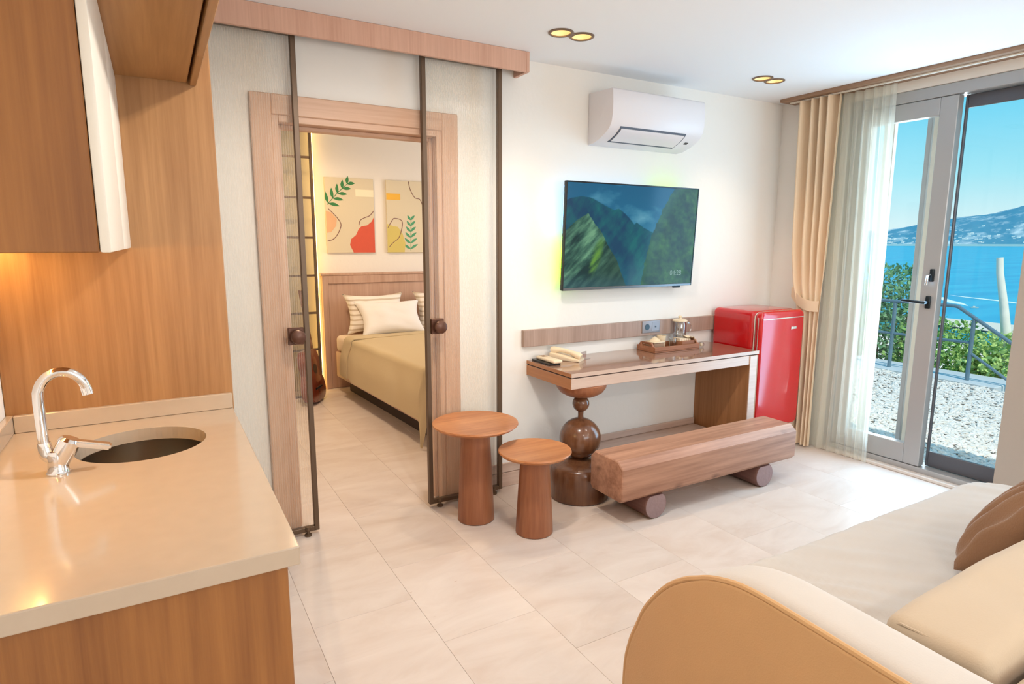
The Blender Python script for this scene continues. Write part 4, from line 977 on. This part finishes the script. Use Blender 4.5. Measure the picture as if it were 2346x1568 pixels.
me = bpy.data.meshes.new('gravel'); me.from_pydata(V, [], F); o = put('gravel', me, GRAV); tag(o, 'white stone chippings covering the terrace', 'gravel', kind='stuff')
sl = obj('terrace_slab', bx(7.76, 8.35, 3.0, 9, -.35, -.03, bev=.01), PAVE); tag(sl, 'pale concrete slab edging the gravel terrace', 'paving')
stp = thing('stairs', 'concrete steps going down beside the railing', 'stairs', (8.0, 2.6, -.4))
for k in range(4):
    obj('step', bx(7.76, 8.35, 3.0 - .32 * (k + 1), 3.0 - .32 * k - .001, -.9, -.14 - .15 * k, bev=.01), PAVE, stp)
RAILM = plain('grey_painted_steel', rgb(104, 132, 146), .5, .2)
rl = thing('railing', 'grey tubular railing stepping down beside the stairs', 'railing', (7.9, 3.6, -.03))
obj('top_rail', tube(B(), [(7.9, 7.5, .80), (7.9, 3.54, .80), (7.9, 3.50, .79), (7.9, 2.0, -.16)], .02, 10), RAILM, rl)
obj('middle_rail', tube(B(), [(7.9, 7.5, .40), (7.9, 3.345, .40)], .016, 8), RAILM, rl)
obj('lower_rail', tube(B(), [(7.9, 3.32, .275), (7.9, 2.0, -.56)], .016, 8), RAILM, rl)
for yy, zt, zb in ((3.335, .665, -.0295), (4.2, .785, -.0295), (5.2, .785, -.0295), (6.3, .785, -.0295), (7.4, .785, -.0295)): obj('post', tube(B(), [(7.9, yy, zb), (7.9, yy, zt)], .022, 10), RAILM, rl)
obj('post', tube(B(), [(7.9, 2.35, -.4395), (7.9, 2.35, .05)], .022, 10), RAILM, rl)
hs2 = obj('hillside', grid(B(), 20, 40, lambda u, v: Vector((8.36 + 16 * u, -12 + 40 * v, -.95 - 6.0 * u + .2 * noise.noise(Vector((u * 9, v * 20, 0)))))), plain('dry_soil', rgb(150, 140, 100), .9), smooth=60); tag(hs2, 'sloping hillside dropping to the shore', kind='structure')
LEAF = [plain('leaf_green', rgb(150, 190, 100), .6, var=.3, vscale=6), plain('leaf_bright', rgb(184, 212, 124), .6, var=.3, vscale=6), plain('leaf_dark', rgb(112, 160, 108), .6, var=.3, vscale=6)]
STEM = plain('stem_brown', rgb(120, 104, 80), .8)
def shrub(c, rx, ry, h, nl, li, label, seed):
    R_ = random.Random(seed); t = thing('shrub', label, 'shrub', c, group='shrubs beyond the railing')
    Vv, Ff = [], []
    for _ in range(nl):
        while True:
            p = Vector((R_.uniform(-1, 1), R_.uniform(-1, 1), R_.uniform(0, 1)))
            q = Vector((p.x, p.y, (p.z - .45) / .6))
            if .35 < q.length < 1 + .18 * noise.noise(p * 3 + Vector((seed, 0, 0))): break
        o_ = Vector((p.x * rx, p.y * ry, p.z * h)); d = Vector((R_.gauss(0, 1), R_.gauss(0, 1), R_.gauss(.5, .8))).normalized()
        s = d.cross(Vector((R_.gauss(0, 1), R_.gauss(0, 1), R_.gauss(0, 1)))).normalized(); ln = R_.uniform(.04, .09); w = ln * .28; k = len(Vv)
        Vv += [o_, o_ + d * ln * .5 + s * w, o_ + d * ln, o_ + d * ln * .5 - s * w]; Ff.append((k, k + 1, k + 2, k + 3))
    me = bpy.data.meshes.new('foliage'); me.from_pydata(Vv, [], Ff); put('foliage', me, LEAF[li], t)
    bm = B()
    for k in range(5):
        a = R_.uniform(0, 2 * PI); tube(bm, [(.03 * math.cos(a), .03 * math.sin(a), 0), (.4 * rx * math.cos(a), .4 * ry * math.sin(a), h * .5), (.6 * rx * math.cos(a), .6 * ry * math.sin(a), h * .85)], [.02, .014, .006], 6)
    obj('stems', bm, STEM, t, local=True)
SH = [((9.05, 2.45, -1.3), .55, .65, 1.35, 0, 'bushy green shrub beside the foot of the pale trunk'), ((8.85, 3.35, -1.3), .5, .65, 1.72, 1, 'bright green shrub just behind the railing post'),
      ((9.0, 4.15, -1.35), .6, .7, 1.85, 0, 'broad green shrub behind the middle of the railing'), ((9.6, 3.3, -1.6), .6, .7, 2.0, 2, 'dark shrub showing behind the bright green one'),
      ((9.2, 5.0, -1.3), .6, .6, 2.5, 2, 'tall grey-green shrub seen through the left pane'), ((9.0, 5.75, -1.3), .6, .65, 2.2, 1, 'bright shrub left of the tall grey-green one'), ((9.7, 2.55, -1.7), .5, .5, 2.35, 2, 'dark shrub partly hidden by the pale trunk')]
for k, (c, rx, ry, h, li, lab) in enumerate(SH): shrub(c, rx, ry, h, 7500, li, lab, k + 1)
tk_ = thing('tree_trunk', 'bare pale tree trunk standing against the sea', 'tree trunk', (9.05, 3.36, -1.4))
BARK = plain('pale_bark', rgb(240, 234, 220), .8, bump=.5, bscale=14, var=.12, vscale=9)
obj('trunk', tube(B(), [(9.02, 3.24, -1.4), (9.01, 3.36, -.1), (9.0, 3.43, .35), (9.0, 3.50, .75), (9.0, 3.585, 1.15), (9.0, 3.605, 1.335)], [.11, .07, .055, .045, .038, .036], 14), BARK, tk_)
obj('branch', tube(B(), [(9.0, 3.42, .3), (9.0, 3.36, .40), (9.0, 3.32, .43)], [.025, .018, .01], 8), BARK, tk_)
obj('branch', tube(B(), [(9.0, 3.38, -.1), (8.98, 3.28, .12), (8.98, 3.24, .3)], [.02, .014, .008], 8), BARK, tk_)
SEAM, N, L, b = newmat('sea_water'); b.inputs['Base Color'].default_value = rgb(20, 150, 196); b.inputs['Roughness'].default_value = .35; b.inputs['Specular IOR Level'].default_value = .3
t = N.new('ShaderNodeTexCoord'); mp = N.new('ShaderNodeMapping'); mp.inputs['Scale'].default_value = (.02, .12, 1); nz = N.new('ShaderNodeTexNoise'); nz.inputs['Scale'].default_value = 1; nz.inputs['Detail'].default_value = 6
cr = N.new('ShaderNodeValToRGB'); cr.color_ramp.elements[0].color = rgb(20, 158, 196); cr.color_ramp.elements[1].color = rgb(60, 188, 212); cr.color_ramp.elements[0].position = .35; cr.color_ramp.elements[1].position = .7
L.new(t.outputs['Object'], mp.inputs[0]); L.new(mp.outputs[0], nz.inputs['Vector']); L.new(nz.outputs['Fac'], cr.inputs[0]); L.new(cr.outputs[0], b.inputs['Base Color'])
sea = obj('sea', bx(110, 12000, -9000, 12000, -14, -12, bev=0), SEAM, smooth=0); tag(sea, 'bright turquoise sea stretching to the far shore', 'sea', kind='structure')
bch = obj('beach', grid(B(), 10, 60, lambda u, v: Vector((92 + 30 * u + 2 * math.sin(v * 40), -150 + 400 * v, -9.5 - 2.3 * u))), plain('pale_sand', rgb(240, 224, 200), .9), smooth=60); tag(bch, 'narrow strip of pale beach at the near shore', 'beach', kind='structure')
FOAM = plain('foam', rgb(236, 246, 248), .9)
def foam(pts, w, label):
    bm = B(); a = []
    for k, p in enumerate(pts):
        ww = w * math.sin(PI * (k + .3) / (len(pts) - .4)); a.append((bm.verts.new((p[0] - ww, p[1] - ww * .3, -11.98)), bm.verts.new((p[0] + ww, p[1] + ww * .3, -11.98))))
    for q, r_ in zip(a, a[1:]): bm.faces.new((q[0], q[1], r_[1], r_[0]))
    o = obj('wake', bm, FOAM, smooth=0); tag(o, label, 'wake', 'foam streaks on the sea')
foam([(176 - 2.4 * k + .8 * math.sin(k), 84 - 1.9 * k, 0) for k in range(10)], 3.2, 'wide white foam streak left of the boat')
foam([(184 - 2 * k, 84 - 3.2 * k + math.sin(k), 0) for k in range(10)], 1.6, 'thin white foam streak running behind the pale trunk')
bt = thing('boat', 'tiny white motor boat on the turquoise water', 'boat', (151, 64, -12))
bm = B(); hull = [(-2.2, -.7), (1.2, -.8), (2.6, 0), (1.2, .8), (-2.2, .7)]
pv = [bm.verts.new((p[0] * .8, p[1] * .6, -.2)) for p in hull]; pt = [bm.verts.new((p[0], p[1], .6)) for p in hull]
bm.faces.new(pv[::-1]); bm.faces.new(pt)
for k in range(5): bm.faces.new((pv[k], pv[(k + 1) % 5], pt[(k + 1) % 5], pt[k]))
hullo = obj('hull', bm, WHITE, bt, local=True); obj('cabin', bx(-.9, .5, -.45, .45, .61, 1.2, bev=.08), WHITE, bt, local=True)
bt.rotation_euler = (0, 0, -1.0); bt.scale = (.32, .32, .32)
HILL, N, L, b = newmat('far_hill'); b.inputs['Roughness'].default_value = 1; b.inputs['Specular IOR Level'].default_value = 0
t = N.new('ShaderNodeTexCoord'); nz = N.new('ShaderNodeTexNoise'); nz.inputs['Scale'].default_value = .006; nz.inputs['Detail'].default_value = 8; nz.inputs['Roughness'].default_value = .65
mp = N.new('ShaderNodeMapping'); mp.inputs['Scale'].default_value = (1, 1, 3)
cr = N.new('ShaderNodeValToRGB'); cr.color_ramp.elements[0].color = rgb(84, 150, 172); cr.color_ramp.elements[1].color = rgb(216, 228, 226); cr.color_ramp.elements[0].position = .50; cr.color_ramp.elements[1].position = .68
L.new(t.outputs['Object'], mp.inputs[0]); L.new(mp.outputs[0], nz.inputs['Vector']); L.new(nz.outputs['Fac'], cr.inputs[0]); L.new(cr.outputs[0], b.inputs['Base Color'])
top = [(-3000, 420), (0, 400), (1000, 360), (1900, 278), (2000, 256), (2140, 218), (2240, 205), (2330, 200), (2500, 175), (2750, 134), (2900, 112), (3300, 90), (4500, 60), (7000, 30)]
def hillf(u, v):
    y = -3000 + 10000 * u; h = interp(top, y) * (1.0 + .02 * noise.noise(Vector((u * 160, 0, 0)))) + 12
    prof_ = math.sin(min(1, v * 1.25) * PI / 2) ** .9 if v < .8 else 1 - (v - .8)
    x = 4500 + 900 * v
    return Vector((x, y * x / 5220, -12.5 + h * x / 5220 * prof_ * 1.02 + 9 * noise.noise(Vector((u * 90, v * 9, 1))) * min(1, v * 4)))
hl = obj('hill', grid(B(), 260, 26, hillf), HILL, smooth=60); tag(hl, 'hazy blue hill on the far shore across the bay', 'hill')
sd = obj('far_beach', bx(4440, 4500, -2500, 6500, -11.99, 1.5, bev=0), plain('far_sand', rgb(244, 236, 222), .9), smooth=0); tag(sd, 'thin pale beach line at the foot of the far hill', 'beach', kind='structure')
bm = B(); R_ = random.Random(11)
for _ in range(160):
    y = R_.uniform(1500, 2900); v = abs(R_.gauss(.10, .10)) + .03; u = (y + 3000) / 10000; p = hillf(u, min(.6, v)); s = R_.uniform(3, 7)
    box(bm, p.x - s, p.x + s, p.y - s * 1.3, p.y + s * 1.3, p.z - 4, p.z + s * .8, bev=0)
o = obj('far_houses', bm, plain('whitewash', rgb(246, 244, 238), .8), smooth=0); tag(o, 'scatter of tiny white houses on the far hillside', 'houses', kind='stuff')
